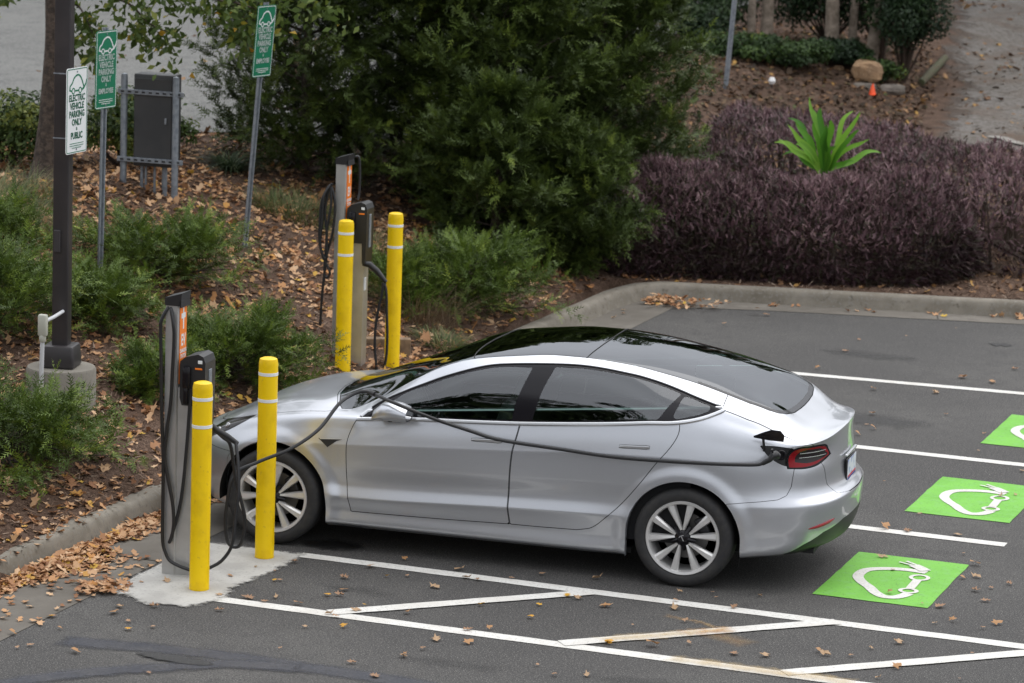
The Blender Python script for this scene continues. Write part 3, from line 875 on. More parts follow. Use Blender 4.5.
def bump(x, y):
    return (.018 * np.sin(x * 3.1 + 1.3 * np.sin(y * 2.3)) * np.sin(y * 2.7 + x) + .010 * np.sin(x * 9.7 + y * 4.1) * np.sin(y * 8.3 - x * 3)
            + .006 * np.sin(x * 23 + 2 * np.sin(y * 17)) * np.sin(y * 21))
M_mulch = pmat('mulch', (0.095, 0.058, 0.040), 0.95, noise=[(40, (0.17, 0.112, 0.08), .42, .62), (3.2, (0.075, 0.045, 0.03), .40, .65), (90, (0.030, 0.019, 0.014), .55, .66)], bump=(60, 1.0, .03), spec=.2)
M_asph = pmat('asphalt', (0.070, 0.0675, 0.0645), 0.85, noise=[(1.3, (0.086, 0.083, 0.078), .38, .62), (.45, (0.058, 0.056, 0.054), .42, .58), (6, (0.060, 0.058, 0.056), .50, .66), (75, (0.034, 0.033, 0.032), .50, .60), (110, (0.21, 0.20, 0.185), .575, .65)], bump=(120, .6, .006), spec=.3)
M_asphfar = pmat('old_asphalt', (0.135, 0.135, 0.128), 0.9, noise=[(.4, (0.165, 0.165, 0.155), .35, .65), (2.5, (0.115, 0.115, 0.11), .5, .62), (14, (0.17, 0.17, 0.162), .5, .62), (40, (0.07, 0.07, 0.068), .52, .64), (70, (0.26, 0.26, 0.25), .60, .68)], bump=(120, .3, .006), spec=.2)
M_path = pmat('gravel_path', (0.15, 0.135, 0.12), 0.95, noise=[(.5, (0.175, 0.165, 0.155), .35, .70), (1.1, (0.115, 0.08, 0.058), .50, .68), (12, (0.10, 0.085, 0.07), .5, .6), (45, (0.06, 0.052, 0.045), .5, .64)], bump=(80, .5, .01), spec=.2)
M_conc = pmat('concrete', (0.235, 0.212, 0.175), 0.88, noise=[(1.7, (0.135, 0.118, 0.092), .38, .60), (7, (0.17, 0.152, 0.122), .44, .60), (18, (0.10, 0.088, 0.07), .60, .72), (35, (0.20, 0.185, 0.16), .52, .66), (220, (0.12, 0.11, 0.095), .58, .68)], bump=(160, .3, .004), spec=.3)
M_gut = pmat('gutter_concrete', (0.165, 0.150, 0.128), 0.88, noise=[(1.3, (0.105, 0.094, 0.078), .36, .62), (6, (0.125, 0.112, 0.095), .45, .62), (60, (0.12, 0.11, 0.098), .52, .66)], bump=(160, .3, .004), spec=.3)
M_pad = pmat('pad_concrete', (0.47, 0.46, 0.43), 0.8, noise=[(4, (0.38, 0.37, 0.345), .42, .62), (60, (0.33, 0.32, 0.30), .56, .70)], bump=(200, .2, .003), spec=.3)
M_line = pmat('line_paint', (0.62, 0.61, 0.575), 0.7, noise=[(45, (0.50, 0.49, 0.46), .50, .66), (5, (0.55, 0.53, 0.49), .45, .65), (95, (0.22, 0.21, 0.20), .625, .69)], spec=.3)
M_green = pmat('green_paint', (0.165, 0.44, 0.060), 0.7, noise=[(3, (0.14, 0.385, 0.05), .4, .62), (14, (0.17, 0.42, 0.09), .5, .68), (95, (0.07, 0.15, 0.04), .61, .68)], spec=.3)
M_tar = pmat('tar_seal', (0.040, 0.043, 0.055), 0.6, noise=[(5, (0.062, 0.062, 0.068), .40, .66), (75, (0.03, 0.03, 0.034), .5, .62), (110, (.13, .13, .14), .62, .67)], spec=.35)
M_patch = pmat('asphalt_patch', (0.026, 0.0255, 0.025), 0.85, noise=[(90, (0.045, 0.045, 0.045), .5, .62)], bump=(300, .4, .004))

def axis(lo, hi, f0, f1, fine):
    a = list(np.arange(f0, f1 + 1e-6, fine)); s = fine; q = f0
    while q > lo: s *= 1.35; q -= s; a.insert(0, max(q, lo))
    s = fine; q = f1
    while q < hi: s *= 1.35; q += s; a.append(min(q, hi))
    return np.array(a)
ax = axis(-160, 160, -9, 6, .09); ay = axis(-160, 160, -5, 26, .11)
gx, gy = np.meshgrid(ax, ay)
gzf = height(gx, gy)
near = (gzf > .1)
def paved(x, y):
    return ((x < -2.1) & (y > 10.9)) | ((x > 2.0 - .10 * (y - 19.5)) & (y > 18.6)) | ((x < -6) & (y > 10.7))
gz = gzf + np.where(near & ~paved(gx, gy), bump(gx, gy) * np.clip((gzf - .13) / .05, 0, 1), 0)
GV = np.stack([gx.ravel(), gy.ravel(), gz.ravel()], 1)
nx_, ny_ = len(ax), len(ay)
ii = np.arange(nx_ * ny_).reshape(ny_, nx_)
GF = np.stack([ii[:-1, :-1].ravel(), ii[:-1, 1:].ravel(), ii[1:, 1:].ravel(), ii[1:, :-1].ravel()], 1)
g = mesh_np('ground', GV, GF, M_mulch); tag(g, kind='structure')
GT = np.vstack([GF[:, [0, 1, 2]], GF[:, [0, 2, 3]]])
def drape(name, poly, mat, dz, kind='structure', base=None):
    V0 = np.stack([gx.ravel(), gy.ravel(), gzf.ravel() + dz], 1)
    lo = np.min(poly, 0) - 2; hi = np.max(poly, 0) + 2
    # work only on cells near the polygon
    cx_, cy_ = V0[GT][:, :, 0], V0[GT][:, :, 1]
    keep = (cx_.max(1) > lo[0]) & (cx_.min(1) < hi[0]) & (cy_.max(1) > lo[1]) & (cy_.min(1) < hi[1])
    V1, _, T1 = compact(V0, None, GT[keep])
    V2, _, ti, to = clip(V1, np.zeros_like(V1) + (0, 0, 1), T1, sdf(V1[:, :2], np.array(poly)))
    V3, _, T3 = compact(V2, None, ti)
    o = mesh_np(name, V3, T3, mat)
    if kind: tag(o, kind=kind)
    return o
def flat(name, poly, z, mat, kind='structure', parent=None):
    from mathutils.geometry import tessellate_polygon
    vs = [Vector((q[0], q[1], 0)) for q in poly]
    F = tessellate_polygon([vs])
    V = [(q[0], q[1], z) for q in poly]
    o = mesh_np(name, V, [tuple(f) if (vs[f[1]] - vs[f[0]]).cross(vs[f[2]] - vs[f[0]]).z > 0 else tuple(f[::-1]) for f in F], mat, parent, False)
    if kind: tag(o, kind=kind)
    return o

def soft_mat(base, name, fade=.05, namp=.07, nscale=14, dens=1.0):
    """a thin worn layer: it stops where (distance from its edge + noise) falls below zero"""
    m = base.copy(); m.name = name; nt = m.node_tree; b = nt.nodes['Principled BSDF']; out = nt.nodes['Material Output']
    a = nt.nodes.new('ShaderNodeAttribute'); a.attribute_name = 'edge'
    tc = nt.nodes.new('ShaderNodeTexCoord'); n = nt.nodes.new('ShaderNodeTexNoise'); n.inputs['Scale'].default_value = nscale; n.inputs['Detail'].default_value = 8; n.inputs['Roughness'].default_value = .7
    nt.links.new(tc.outputs['Object'], n.inputs['Vector'])
    m1 = nt.nodes.new('ShaderNodeMath'); m1.operation = 'MULTIPLY_ADD'; m1.inputs[1].default_value = namp * 4; m1.inputs[2].default_value = -namp * 2
    nt.links.new(n.outputs['Fac'], m1.inputs[0])
    m2 = nt.nodes.new('ShaderNodeMath'); m2.operation = 'ADD'; nt.links.new(m1.outputs[0], m2.inputs[0]); nt.links.new(a.outputs['Fac'], m2.inputs[1])
    mr = nt.nodes.new('ShaderNodeMapRange'); mr.inputs['From Min'].default_value = 0; mr.inputs['From Max'].default_value = fade; mr.inputs['To Max'].default_value = dens
    nt.links.new(m2.outputs[0], mr.inputs['Value'])
    t = nt.nodes.new('ShaderNodeBsdfTransparent'); mx = nt.nodes.new('ShaderNodeMixShader')
    nt.links.new(mr.outputs[0], mx.inputs[0]); nt.links.new(t.outputs[0], mx.inputs[1]); nt.links.new(b.outputs[0], mx.inputs[2]); nt.links.new(mx.outputs[0], out.inputs['Surface'])
    return m
def soft_sheet(name, poly, z, mat, res=.03, pad_=.0, hfun=None):
    poly = np.array([q[:2] for q in poly]); lo = poly.min(0) - pad_ - res; hi = poly.max(0) + pad_ + res
    xs = np.arange(lo[0], hi[0] + res, res); ys = np.arange(lo[1], hi[1] + res, res); X, Y = np.meshgrid(xs, ys)
    P = np.stack([X.ravel(), Y.ravel()], 1); d_ = -sdf(P, poly)
    I = np.arange(len(P)).reshape(len(ys), len(xs)); F = np.stack([I[:-1, :-1].ravel(), I[:-1, 1:].ravel(), I[1:, 1:].ravel(), I[1:, :-1].ravel()], 1)
    F = F[(d_[F].max(1) > -pad_)]
    u, inv = np.unique(F.ravel(), return_inverse=True); Z = (hfun(P[u, 0], P[u, 1]) if hfun else 0) + z
    o = mesh_np(name, np.stack([P[u, 0], P[u, 1], Z + 0 * P[u, 0]], 1), inv.reshape(-1, 4), mat)
    at = o.data.attributes.new('edge', 'FLOAT', 'POINT'); at.data.foreach_set('value', d_[u].astype(np.float32))
    tag(o, kind='structure'); return o
def ribbon_poly(pts, w):
    P = smooth_path([(a_, b_, 0) for a_, b_ in pts], 8); V, F = stroke([(q.x, q.y) for q in P], w, False, 0)
    return [v[:2] for v in V[::2]] + [v[:2] for v in V[1::2]][::-1]
# parking lot
bk = lambda u: 9.87 + (u - 1.363) * math.tan(BA)
lot = [UV(gut_u(-60) , -60), UV(gut_u(9.5), 9.66), UV(60, bk(60)), UV(60, -60)]
flat('parking_lot', [(-90, -90), UV(-.24 - .0, -60)[:2]] and [q[:2] for q in [UV(-.30, -90), UV(curb_u(0) - .02, 0), UV(curb_u(9.9), 10.0), UV(60, bk(60) + .25), UV(110, -90)]], 0.0, M_asph)
# gutter and kerb along a rounded corner path (face line)
def path_face():
    P = [(curb_u(v), v) for v in (-60, -30, -12, -6, -4, -2.5, -1, 1, 3, 5, 7, 8.6, 9.25)]
    cor = (curb_u(9.93), 9.93)
    P += [(.115 + .02, 9.55), (.19, 9.80), (.33, 9.965), (.55, 10.035)]
    for u in (1.0, 1.637, 2.4, 3.2, 4.2, 6, 9, 15, 30, 60): P.append((u, 10.298 + (u - 1.637) * math.tan(BA)))
    return [Vector(UV(*q)) for q in P]
def sweep(name, path, prof, mat, wob=0.0, label=None, kind='structure'):
    V = []; F = []; n = len(prof); pts = []
    for i in range(len(path) - 1):
        L = (path[i + 1] - path[i]).length; m = max(1, int(L / .25)) if L < 12 else 4
        for k in range(m): pts.append(path[i].lerp(path[i + 1], k / m))
    pts.append(path[-1])
    for i, q in enumerate(pts):
        d_ = (pts[min(i + 1, len(pts) - 1)] - pts[max(i - 1, 0)]).normalized(); o_ = Vector((-d_.y, d_.x, 0))   # away from the lot
        for (a_, z_) in prof:
            w_ = wob * math.sin(i * 1.7 + z_ * 20) * (1 if z_ > .01 else 0)
            V.append(tuple(q + o_ * (a_ + w_) + Vector((0, 0, z_ + w_ * .5))))
    for j in range(len(pts) - 1):
        for k in range(n - 1): F.append((j * n + k, j * n + n + k, j * n + n + k + 1, j * n + k + 1))
    o = mesh_np(name, V, F, mat); tag(o, kind=kind)
    return o
face = path_face()
sweep('kerb', face, [(-.005, .003), (.004, .03), (.018, .09), (.03, .125), (.05, .145), (.075, .150), (.16, .150), (.172, .140), (.175, -.1)], M_conc, .0025)
gl = [q for q in [UV(gut_u(v), v)[:2] for v in (-60, -10, -4, -2, 0, 3, 6, 9.56)]] + [UV(1.363, 9.84)[:2], UV(3.844, 10.44)[:2], UV(60, bk(60) - .03)[:2]]
fl = [(q.x, q.y) for q in face]
flat('gutter', gl + fl[::-1], .004, M_gut)
# joints in the gutter and kerb
def joint(p, q, w=.012, z=.0075, name='kerb_joint'):
    p = Vector(p); q = Vector(q); d_ = (q - p).normalized(); s = Vector((-d_.y, d_.x)) * w / 2
    return [tuple(p + s), tuple(q + s), tuple(q - s), tuple(p - s)]
M_dark = pmat('joint_dark', (0.035, 0.032, 0.028), 0.9)
for v in (-3.9, -1.63, 1.4, 4.4, 7.4):
    flat('gutter_joint', joint(UV(gut_u(v) - .01, v)[:2], UV(curb_u(v) + .01, v)[:2]), .008, M_dark)
for u in (3.03, 6.1):
    v0 = bk(u); flat('gutter_joint', joint(UV(u, v0)[:2], UV(u - .10, v0 + .38)[:2]), .008, M_dark)
# pale concrete pad with ragged edges
rr = random.Random(3)
def ragged(pts, amp, n=14):
    out = []
    for i in range(len(pts) - 1):
        a_, b_ = Vector(pts[i][:2]), Vector(pts[i + 1][:2]); d_ = (b_ - a_); L = d_.length; s = Vector((-d_.y, d_.x)) / max(L, 1e-6)
        m = max(2, int(L * n))
        for k in range(m): out.append(tuple(a_ + d_ * (k / m) + s * (rr.uniform(-amp, amp) if k % 2 else rr.gauss(0, amp * .5)) * (1 if 0 < k else .3)))
    return out
M_softpad = soft_mat(M_pad, 'worn_pad', .05, .05, 11, .93)
soft_sheet('charger_pad', [UV(*q) for q in [(.462, -2.50), (.468, -1.64), (.475, -1.0), (1.24, -1.0), (1.24, -1.6), (1.18, -2.0), (1.24, -2.35), (1.12, -2.60), (.85, -2.66), (.62, -2.52)]], .0095, M_softpad, .02, .12)
flat('charger_slab', [UV(*q)[:2] for q in [(.478, -2.38), (.48, -1.02), (1.10, -1.02), (1.08, -2.0), (.98, -2.42)]], .0068, M_pad)
# painted lines
def line(name, p, q, w=.12, z=.004, mat=M_line):
    p = Vector(UV(*p)[:2]); q = Vector(UV(*q)[:2]); d_ = q - p; L = d_.length; d_.normalize(); s = Vector((-d_.y, d_.x)); n = int(L / .12) + 1
    A = []; B = []
    for k in range(n + 1):
        c_ = p + d_ * (L * k / n)
        A.append(tuple(c_ + s * (w / 2 + rr.uniform(-.0035, .0035)))); B.append(tuple(c_ - s * (w / 2 + rr.uniform(-.0035, .0035))))
    return flat(name, A + B[::-1], z, mat)
VA, VB = -1.0218, -2.3146
line('parking_line', (1.20, VA), (14, VA)); line('parking_line', (.88, VB), (14, VB))
line('parking_line', (1.0, 1.5966), (5.51, 1.5596)); line('parking_line', (.9, 4.22), (5.75, 4.21)); line('parking_line', (.9, 6.80), (5.75, 7.13))
for (a_, b_) in (((1.96, VB + .02), (3.29, VA - .03)), ((3.52, VB + .02), (4.95, VA + .02)), ((4.95, VB + .02), (6.34, VA - .03)), ((6.5, VB + .02), (7.9, VA - .03))):
    line('hatch_line', a_, b_, .12, .008)
# green stencils
def stencil(k):
    u0, v0 = 4.6193, -.3945 + 2.6185 * k
    root = flat('green_marking', ragged([UV(u0, v0), UV(u0 + .78, v0), UV(u0 + .78, v0 + 1.261), UV(u0, v0 + 1.261), UV(u0, v0)], .004, 8), .0045, M_green, None)
    out = smooth_path([(a_, b_, 0) for a_, b_ in [(.564, .897), (.428, .912), (.302, .882), (.201, .815), (.161, .723), (.165, .582), (.221, .456), (.303, .339), (.374, .218), (.45, .141), (.519, .157), (.56, .219), (.582, .298)]], 5)
    mb = MB()
    def st(pts, w, closed=False):
        V, F = stroke([(q[0], q[1]) for q in pts], w, closed, 0)
        mb.add([UV(u0 + a_, v0 + b_, .0085 + .0002 * len(mb.F) * 0) for a_, b_, _ in V], F)
    st(out, .075)
    def ring(cu, cv, ru, rv, rot, w):
        st([(cu + ru * math.cos(t) * math.cos(rot) - rv * math.sin(t) * math.sin(rot), cv + ru * math.cos(t) * math.sin(rot) + rv * math.sin(t) * math.cos(rot)) for t in np.linspace(0, 2 * math.pi, 21)[:-1]], w, True)
    mbs = [mb]
    o1 = mb.build('white_outline', M_line, root)
    mb = MB(); ring(.565, .362, .055, .055, 0, .028); mb.V = [(a_, b_, .0095) for a_, b_, c_ in mb.V]; mb.build('wheel_symbol', M_line, root)
    mb = MB(); ring(.553, .738, .058, .070, 0, .028); mb.V = [(a_, b_, .0095) for a_, b_, c_ in mb.V]; mb.build('wheel_symbol', M_line, root)
    mb = MB(); st([(.562, .42), (.556, .66)], .06); mb.V = [(a_, b_, .0105) for a_, b_, c_ in mb.V]; mb.build('bumper_symbol', M_line, root)
    mb = MB(); st([(.55, .93), (.49, 1.0), (.44, 1.045)], .085); st([(.45, 1.03), (.33, 1.086)], .022); st([(.455, 1.06), (.37, 1.13)], .022)
    mb.V = [(a_, b_, .0115 if i < 6 else .0125) for i, (a_, b_, c_) in enumerate(mb.V)]; mb.build('plug_symbol', M_line, root)
    tag(root, ['green painted square with white electric car symbol on the asphalt behind the silver car', 'green painted square with white electric car symbol in the middle empty bay', 'green painted square with white car symbol cut by the right picture edge, farthest back'][k], 'pavement marking', 'green charging symbols on the asphalt')
for k in range(3): stencil(k)
# crack seal bands and patches
def band(name, pts, w, z, mat, amp=.01):
    P = smooth_path([(a_, b_, 0) for a_, b_ in pts], 8); V, F = stroke([(q.x, q.y) for q in P], w, False, z)
    V = [(a_ + rr.uniform(-amp, amp), b_ + rr.uniform(-amp, amp), c_) for a_, b_, c_ in V]
    o = mesh_np(name, V, F, mat, None, False); tag(o, kind='structure')
M_tars = soft_mat(M_tar, 'tar_soft', .07, .03, 7, .85)
soft_sheet('tar_band', ribbon_poly([(.46, -3.66), (.80, -3.64), (1.19, -3.60), (1.55, -3.60), (2.02, -3.64), (2.6, -3.70), (3.3, -3.82), (5, -3.95)], .26), .004, M_tars, .04, .04)
soft_sheet('tar_band', ribbon_poly([(.5, -4.70), (.75, -4.40), (1.0, -4.17), (1.36, -3.92), (1.62, -3.75), (2.05, -3.68)], .24), .0065, M_tars, .04, .04)
M_ps = soft_mat(M_patch, 'patch_soft', .03, .02, 12)
soft_sheet('asphalt_patch', [(1.27 + .27 * math.cos(a_), -3.79 + .085 * math.sin(a_) - .036 * math.cos(a_)) for a_ in np.linspace(0, 2 * math.pi, 24)[:-1]], .009, M_ps, .02, .03)
M_damp = soft_mat(pmat('damp', (.014, .014, .014), .45), 'damp_soft', .10, .05, 8, .8)
soft_sheet('damp_patch', [(1.24 + .25 * math.cos(a_), -.76 + .18 * math.sin(a_)) for a_ in np.linspace(0, 2 * math.pi, 24)[:-1]], .0035, M_damp, .025, .05)
soft_sheet('damp_patch', [UV(2.6 + .5 * math.cos(a_), 2.9 + .3 * math.sin(a_)) for a_ in np.linspace(0, 2 * math.pi, 24)[:-1]], .0035, M_damp, .05, .05)
M_oil = soft_mat(pmat('oil_stain', (.030, .029, .028), .6), 'oil_soft', .22, .10, 5, .55)
for (u_, v_, a1, b1) in ((3.6, 5.3, .55, .3), (2.9, 8.1, .5, .22), (5.0, 3.0, .4, .2), (3.1, -3.0, .35, .12), (4.4, -2.9, .5, .15), (6.2, 1.2, .5, .3), (1.9, -1.7, .3, .12), (5.2, 5.6, .6, .3)):
    soft_sheet('oil_stain', [UV(u_ + a1 * math.cos(a_), v_ + b1 * math.sin(a_)) for a_ in np.linspace(0, 2 * math.pi, 20)[:-1]], .0034, M_oil, .06, .1)
M_rust = pmat('rust_stain', (0.42, 0.20, 0.05), 0.8, noise=[(12, (0.50, 0.33, 0.13), .4, .6)])
M_rs = soft_mat(M_rust, 'rust_soft', .10, .05, 9, .75)
M_rs2 = soft_mat(pmat('rust_wash', (0.52, 0.38, 0.18), 0.8), 'rust_wash_soft', .10, .05, 6, .55)
d2 = lambda f: (3.52 + 1.43 * f, VB + .02 + 1.29 * f)
soft_sheet('rust_stain', ribbon_poly([UV(*d2(f))[:2] for f in (.42, .5, .62)], .17), .0132, M_rs, .02, .05)
soft_sheet('rust_stain', ribbon_poly([UV(*d2(f))[:2] for f in (.12, .25, .45)], .16), .0126, M_rs2, .02, .04)
soft_sheet('rust_stain', ribbon_poly([UV(q, VB)[:2] for q in (4.2, 4.8, 5.4)], .17), .0126, M_rs2, .03, .04)
soft_sheet('rust_stain', ribbon_poly([UV(q, w_)[:2] for q, w_ in ((3.9, -1.36), (4.15, -1.42), (4.3, -1.52))], .07), .005, soft_mat(M_rust, 'rust_thin', .06, .04, 12, .45), .02, .04)
soft_sheet('rust_stain', ribbon_poly([UV(q, w_)[:2] for q, w_ in ((4.25, -1.62), (4.45, -1.72), (4.6, -1.8))], .22), .005, soft_mat(M_rust, 'rust_thin2', .16, .04, 12, .30), .02, .04)
flat('dark_spot', [UV(3.86 + .16 * math.cos(a_) * rr.uniform(.4, 1.3), 9.25 + .10 * math.sin(a_) * rr.uniform(.3, 1.3))[:2] for a_ in np.linspace(0, 2 * math.pi, 26)[:-1]], .004, M_patch)
# far paved surfaces
drape('road', [(-90, 60), (-90, 12.5), (-25, 13), (-8, 11.3), (-6.4, 10.72), (-5.0, 10.3), (-3.7, 11.0), (-2.8, 11.25), (-2.0, 13.5), (-2.2, 20), (-2.6, 40), (-3, 60)], M_asphfar, .02)
PATHP = [(2.15, 19.4), (2.05, 20.8), (1.95, 22.7), (1.65, 24.5), (1.30, 26.1), (.9, 29.5), (.2, 34), (-1, 42), (-1, 60), (14, 60), (14, 22), (7.0, 18.5), (3.5, 18.85), (2.7, 19.1)]
M_psoft = soft_mat(M_path, 'path_soft', .35, .30, 1.6)
soft_sheet('gravel_path', PATHP, .012, M_psoft, .18, .5, height)
M_whiteg = pmat('pale_gravel', (0.30, 0.285, 0.26), 0.9, noise=[(9, (0.17, 0.155, 0.135), .42, .6), (30, (0.20, 0.185, 0.165), .45, .6)])
drape('gravel_edge', ragged([(2.80, 19.95), (3.2, 19.5), (3.7, 18.95), (4.6, 18.1), (4.75, 18.3), (3.9, 19.1), (3.2, 19.75), (2.95, 19.98), (2.80, 19.95)], .05, 8), M_whiteg, .035)

# ------------------------------------------------------------------ LEAVES ON THE GROUND
OAK = [(0, -.5), (.10, -.36), (.30, -.34), (.20, -.12), (.48, .02), (.22, .14), (.30, .36), (.08, .30), (0, .52), (-.08, .30), (-.30, .36), (-.22, .14), (-.48, .02), (-.20, -.12), (-.30, -.34), (-.10, -.36)]
OAKS = [(0, -.5), (.34, -.28), (.20, .0), (.42, .18), (.10, .28), (0, .52), (-.12, .26), (-.44, .12), (-.18, -.04), (-.32, -.3)]
def leaf_pile(name, P, size, mat, tilt=.5, curl=.35, outline=OAKS, nrm=None, seed=1):
    r = np.random.default_rng(seed); n = len(P); o = np.array(outline); m = len(o)
    base = np.vstack([[0, 0], o]); rad2 = (base ** 2).sum(1)
    a = r.uniform(0, 2 * np.pi, n); s = size * r.uniform(.6, 1.25, n)
    cu = r.uniform(-.2, 1, n) * curl * 2; cx = r.uniform(-1, 1, n) * curl
    X = base[None, :, 0] * s[:, None] * r.uniform(.7, 1, n)[:, None]; Y = base[None, :, 1] * s[:, None]
    Z = (rad2[None] * cu[:, None] + base[None, :, 0] * base[None, :, 1] * cx[:, None] * 2 + r.normal(0, .035, (n, m + 1))) * s[:, None]
    tx_ = r.normal(0, tilt, n); ty_ = r.normal(0, tilt, n)
    Z = Z + X * np.tan(np.clip(tx_, -1.2, 1.2))[:, None] * .8 + Y * np.tan(np.clip(ty_, -1.2, 1.2))[:, None] * .8
    Z -= Z.min(1)[:, None] * .85
    ca, sa = np.cos(a)[:, None], np.sin(a)[:, None]
    V = np.stack([X * ca - Y * sa + P[:, 0:1], X * sa + Y * ca + P[:, 1:2], Z + P[:, 2:3]], 2).reshape(-1, 3)
    k = np.arange(m); tri = np.stack([np.zeros(m, int), 1 + k, 1 + (k + 1) % m], 1)
    T = (tri[None] + (np.arange(n) * (m + 1))[:, None, None]).reshape(-1, 3)
    tint = np.repeat(r.uniform(0, 1, n), m)
    return mesh_np(name, V, T, mat, None, False, None, tint)
LEAFRAMP = [(0, (.21, .095, .045)), (.3, (.36, .185, .090)), (.55, (.49, .29, .155)), (.78, (.58, .39, .235)), (.92, (.46, .21, .07)), (1, (.56, .37, .06))]
M_litter = leafmat('leaf_litter', LEAFRAMP, .7, .15)
M_litter2 = leafmat('dull_litter', [(0, (.07, .038, .022)), (.4, (.14, .072, .036)), (.7, (.22, .12, .058)), (.9, (.30, .17, .08)), (1, (.38, .22, .05))], .75, .12)
def on_bank(n, box, dens, seed):
    r = np.random.default_rng(seed); out = []
    x = r.uniform(box[0], box[1], n * 4); y = r.uniform(box[2], box[3], n * 4)
    h = height(x, y); k = (h > .1) & (dens(x, y) > r.uniform(0, 1, len(x)))
    x, y, h = x[k][:n], y[k][:n], h[k][:n]
    return np.stack([x, y, h + bump(x, y) * np.clip((h - .13) / .05, 0, 1) + .004], 1)
def dens(x, y):
    u, v = uvn(x, y)
    pn = .5 + .5 * np.sin(x * 1.9 + 2 * np.sin(y * 1.3)) * np.sin(y * 1.7 + x * .6)
    d0 = .25 + .75 * pn
    d0 = np.where((u > -1.0) & (v > -.6) & (v < 4), d0 * .45, d0)
    d0 = np.where(v > 9.5, d0 * .5, d0)
    return d0 * np.where(paved(x, y), .03, 1)
o = leaf_pile('leaf_litter', on_bank(19000, (-7, 1.2, -4.5, 10.6), dens, 11), .078, M_litter, .35, .4, seed=2); tag(o, 'brown and tan fallen leaves strewn over the mulch bank', 'leaf litter', kind='stuff')
o = leaf_pile('leaf_litter', on_bank(12000, (-8, 8, -4.5, 27), lambda x, y: np.where((y > 10) | (x < -2), .8, .5) * np.where(paved(x, y), .06, 1), 12), .075, M_litter2, .35, .4, seed=3); tag(o, 'dull brown older leaves and debris on the mulch', 'leaf litter', kind='stuff')
o = leaf_pile('leaf_litter', on_bank(900, (.5, 6, 18.5, 40), lambda x, y: np.clip(.25 + .6 * np.sin(x * 1.7 + y * .5) * np.sin(y * .9), .05, 1), 14), .11, M_litter2, .3, .4, seed=4); tag(o, 'sparse dead leaves blown over the gravel path', 'leaf litter', kind='stuff')
o = leaf_pile('leaf_litter', on_bank(5000, (-4, 3, 16, 26), lambda x, y: np.where(paved(x, y), .05, .8), 17), .085, leafmat('dark_litter', [(0, (.03, .022, .014)), (.6, (.07, .045, .027)), (.9, (.13, .085, .05)), (1, (.05, .07, .02))], .8, .1), .35, .4, seed=6); tag(o, 'dark decaying leaves on the ground beyond the purple hedges', 'leaf litter', kind='stuff')
# bark slivers
def chips(name, P, L, w, mat, seed):
    r = np.random.default_rng(seed); n = len(P); a = r.uniform(0, 2 * np.pi, n); l_ = L * r.uniform(.4, 1.4, n) / 2; e = r.normal(0, .35, n)
    d_ = np.stack([np.cos(a) * np.cos(e), np.sin(a) * np.cos(e), np.sin(e)], 1) * l_[:, None]; s = np.stack([-np.sin(a), np.cos(a), r.normal(0, .5, n)], 1) * (w * r.uniform(.5, 1.5, n) / 2)[:, None]
    P = P + np.stack([0 * a, 0 * a, np.abs(d_[:, 2]) + .002], 1)
    V = np.stack([P - d_ - s, P + d_ - s * .4, P + d_ + s * .4, P - d_ + s], 1).reshape(-1, 3)
    F = np.arange(4 * n).reshape(n, 4)
    return mesh_np(name, V, F, mat, None, False, None, r.uniform(0, 1, n))
M_chip = pmat('bark_chip', (.1, .07, .05), .9, attr=[(0, (.045, .026, .018)), (.5, (.12, .075, .052)), (.85, (.21, .145, .105)), (1, (.32, .25, .19))], spec=.2)
o = chips('bark_mulch', on_bank(34000, (-6, 7, -4, 13.5), lambda x, y: np.where((x < -4) , .5, 1) * np.where(paved(x, y), .0, 1), 21), .055, .009, M_chip, 5); tag(o, 'loose brown bark chips covering the bank', 'mulch', kind='stuff')
# leaves banked against the kerb
def kerb_pile(n, v0, v1, wfun, hmax, seed):
    r = np.random.default_rng(seed); v = r.uniform(v0, v1, n); q = np.abs(r.normal(0, .5, n)); q = np.minimum(q, 1.3)
    u = np.array([curb_u(a_) for a_ in v]) + .03 + q * wfun(v)
    z = .006 + hmax * np.exp(-(q * 1.3) ** 2) * r.uniform(0, 1, n) ** .6 * np.clip(wfun(v) / .25, .2, 1)
    return np.array([UV(a_, b_, c_) for a_, b_, c_ in zip(u, v, z)])
PILE = np.vstack([kerb_pile(1000, -1.9, .3, lambda v: .13 + .06 * np.sin(v * 5), .04, 31), kerb_pile(1500, -3.6, -1.55, lambda v: .22 + .12 * np.sin(v * 3.1 + 1), .045, 32), kerb_pile(120, .3, 3, lambda v: .1 + 0 * v, .02, 36),
                  np.array([UV(a_, b_, .008 + .02 * c_) for a_, b_, c_ in zip(rng.normal(.42, .10, 90), rng.normal(-2.42, .10, 90), rng.uniform(0, 1, 90))]),
                  np.array([UV(a_, b_, .008 + .02 * c_) for a_, b_, c_ in zip(rng.normal(-.02, .12, 160), rng.normal(-3.75, .14, 160), rng.uniform(0, 1, 160))])])
o = leaf_pile('leaf_pile', PILE, .074, M_litter, .25, .35, seed=8); tag(o, 'heap of brown fallen leaves banked along the left kerb', 'leaf pile', kind='stuff')
r = np.random.default_rng(44); nn = 170
PB = np.array([UV(a_, b_, c_) for a_, b_, c_ in zip(.25 + np.abs(r.normal(0, .33, nn)), 9.80 - np.abs(r.normal(0, .16, nn)), .01 + .06 * r.uniform(0, 1, nn))])
o = leaf_pile('leaf_pile', PB, .072, M_litter, .3, .35, seed=9); tag(o, 'small heap of brown leaves in the far kerb corner', 'leaf pile', kind='stuff')
PG = np.array([UV(a_, b_, .010) for a_, b_ in zip(r.uniform(-.1, .5, 120), -1.6 - np.abs(r.normal(0, 1.4, 120)))])
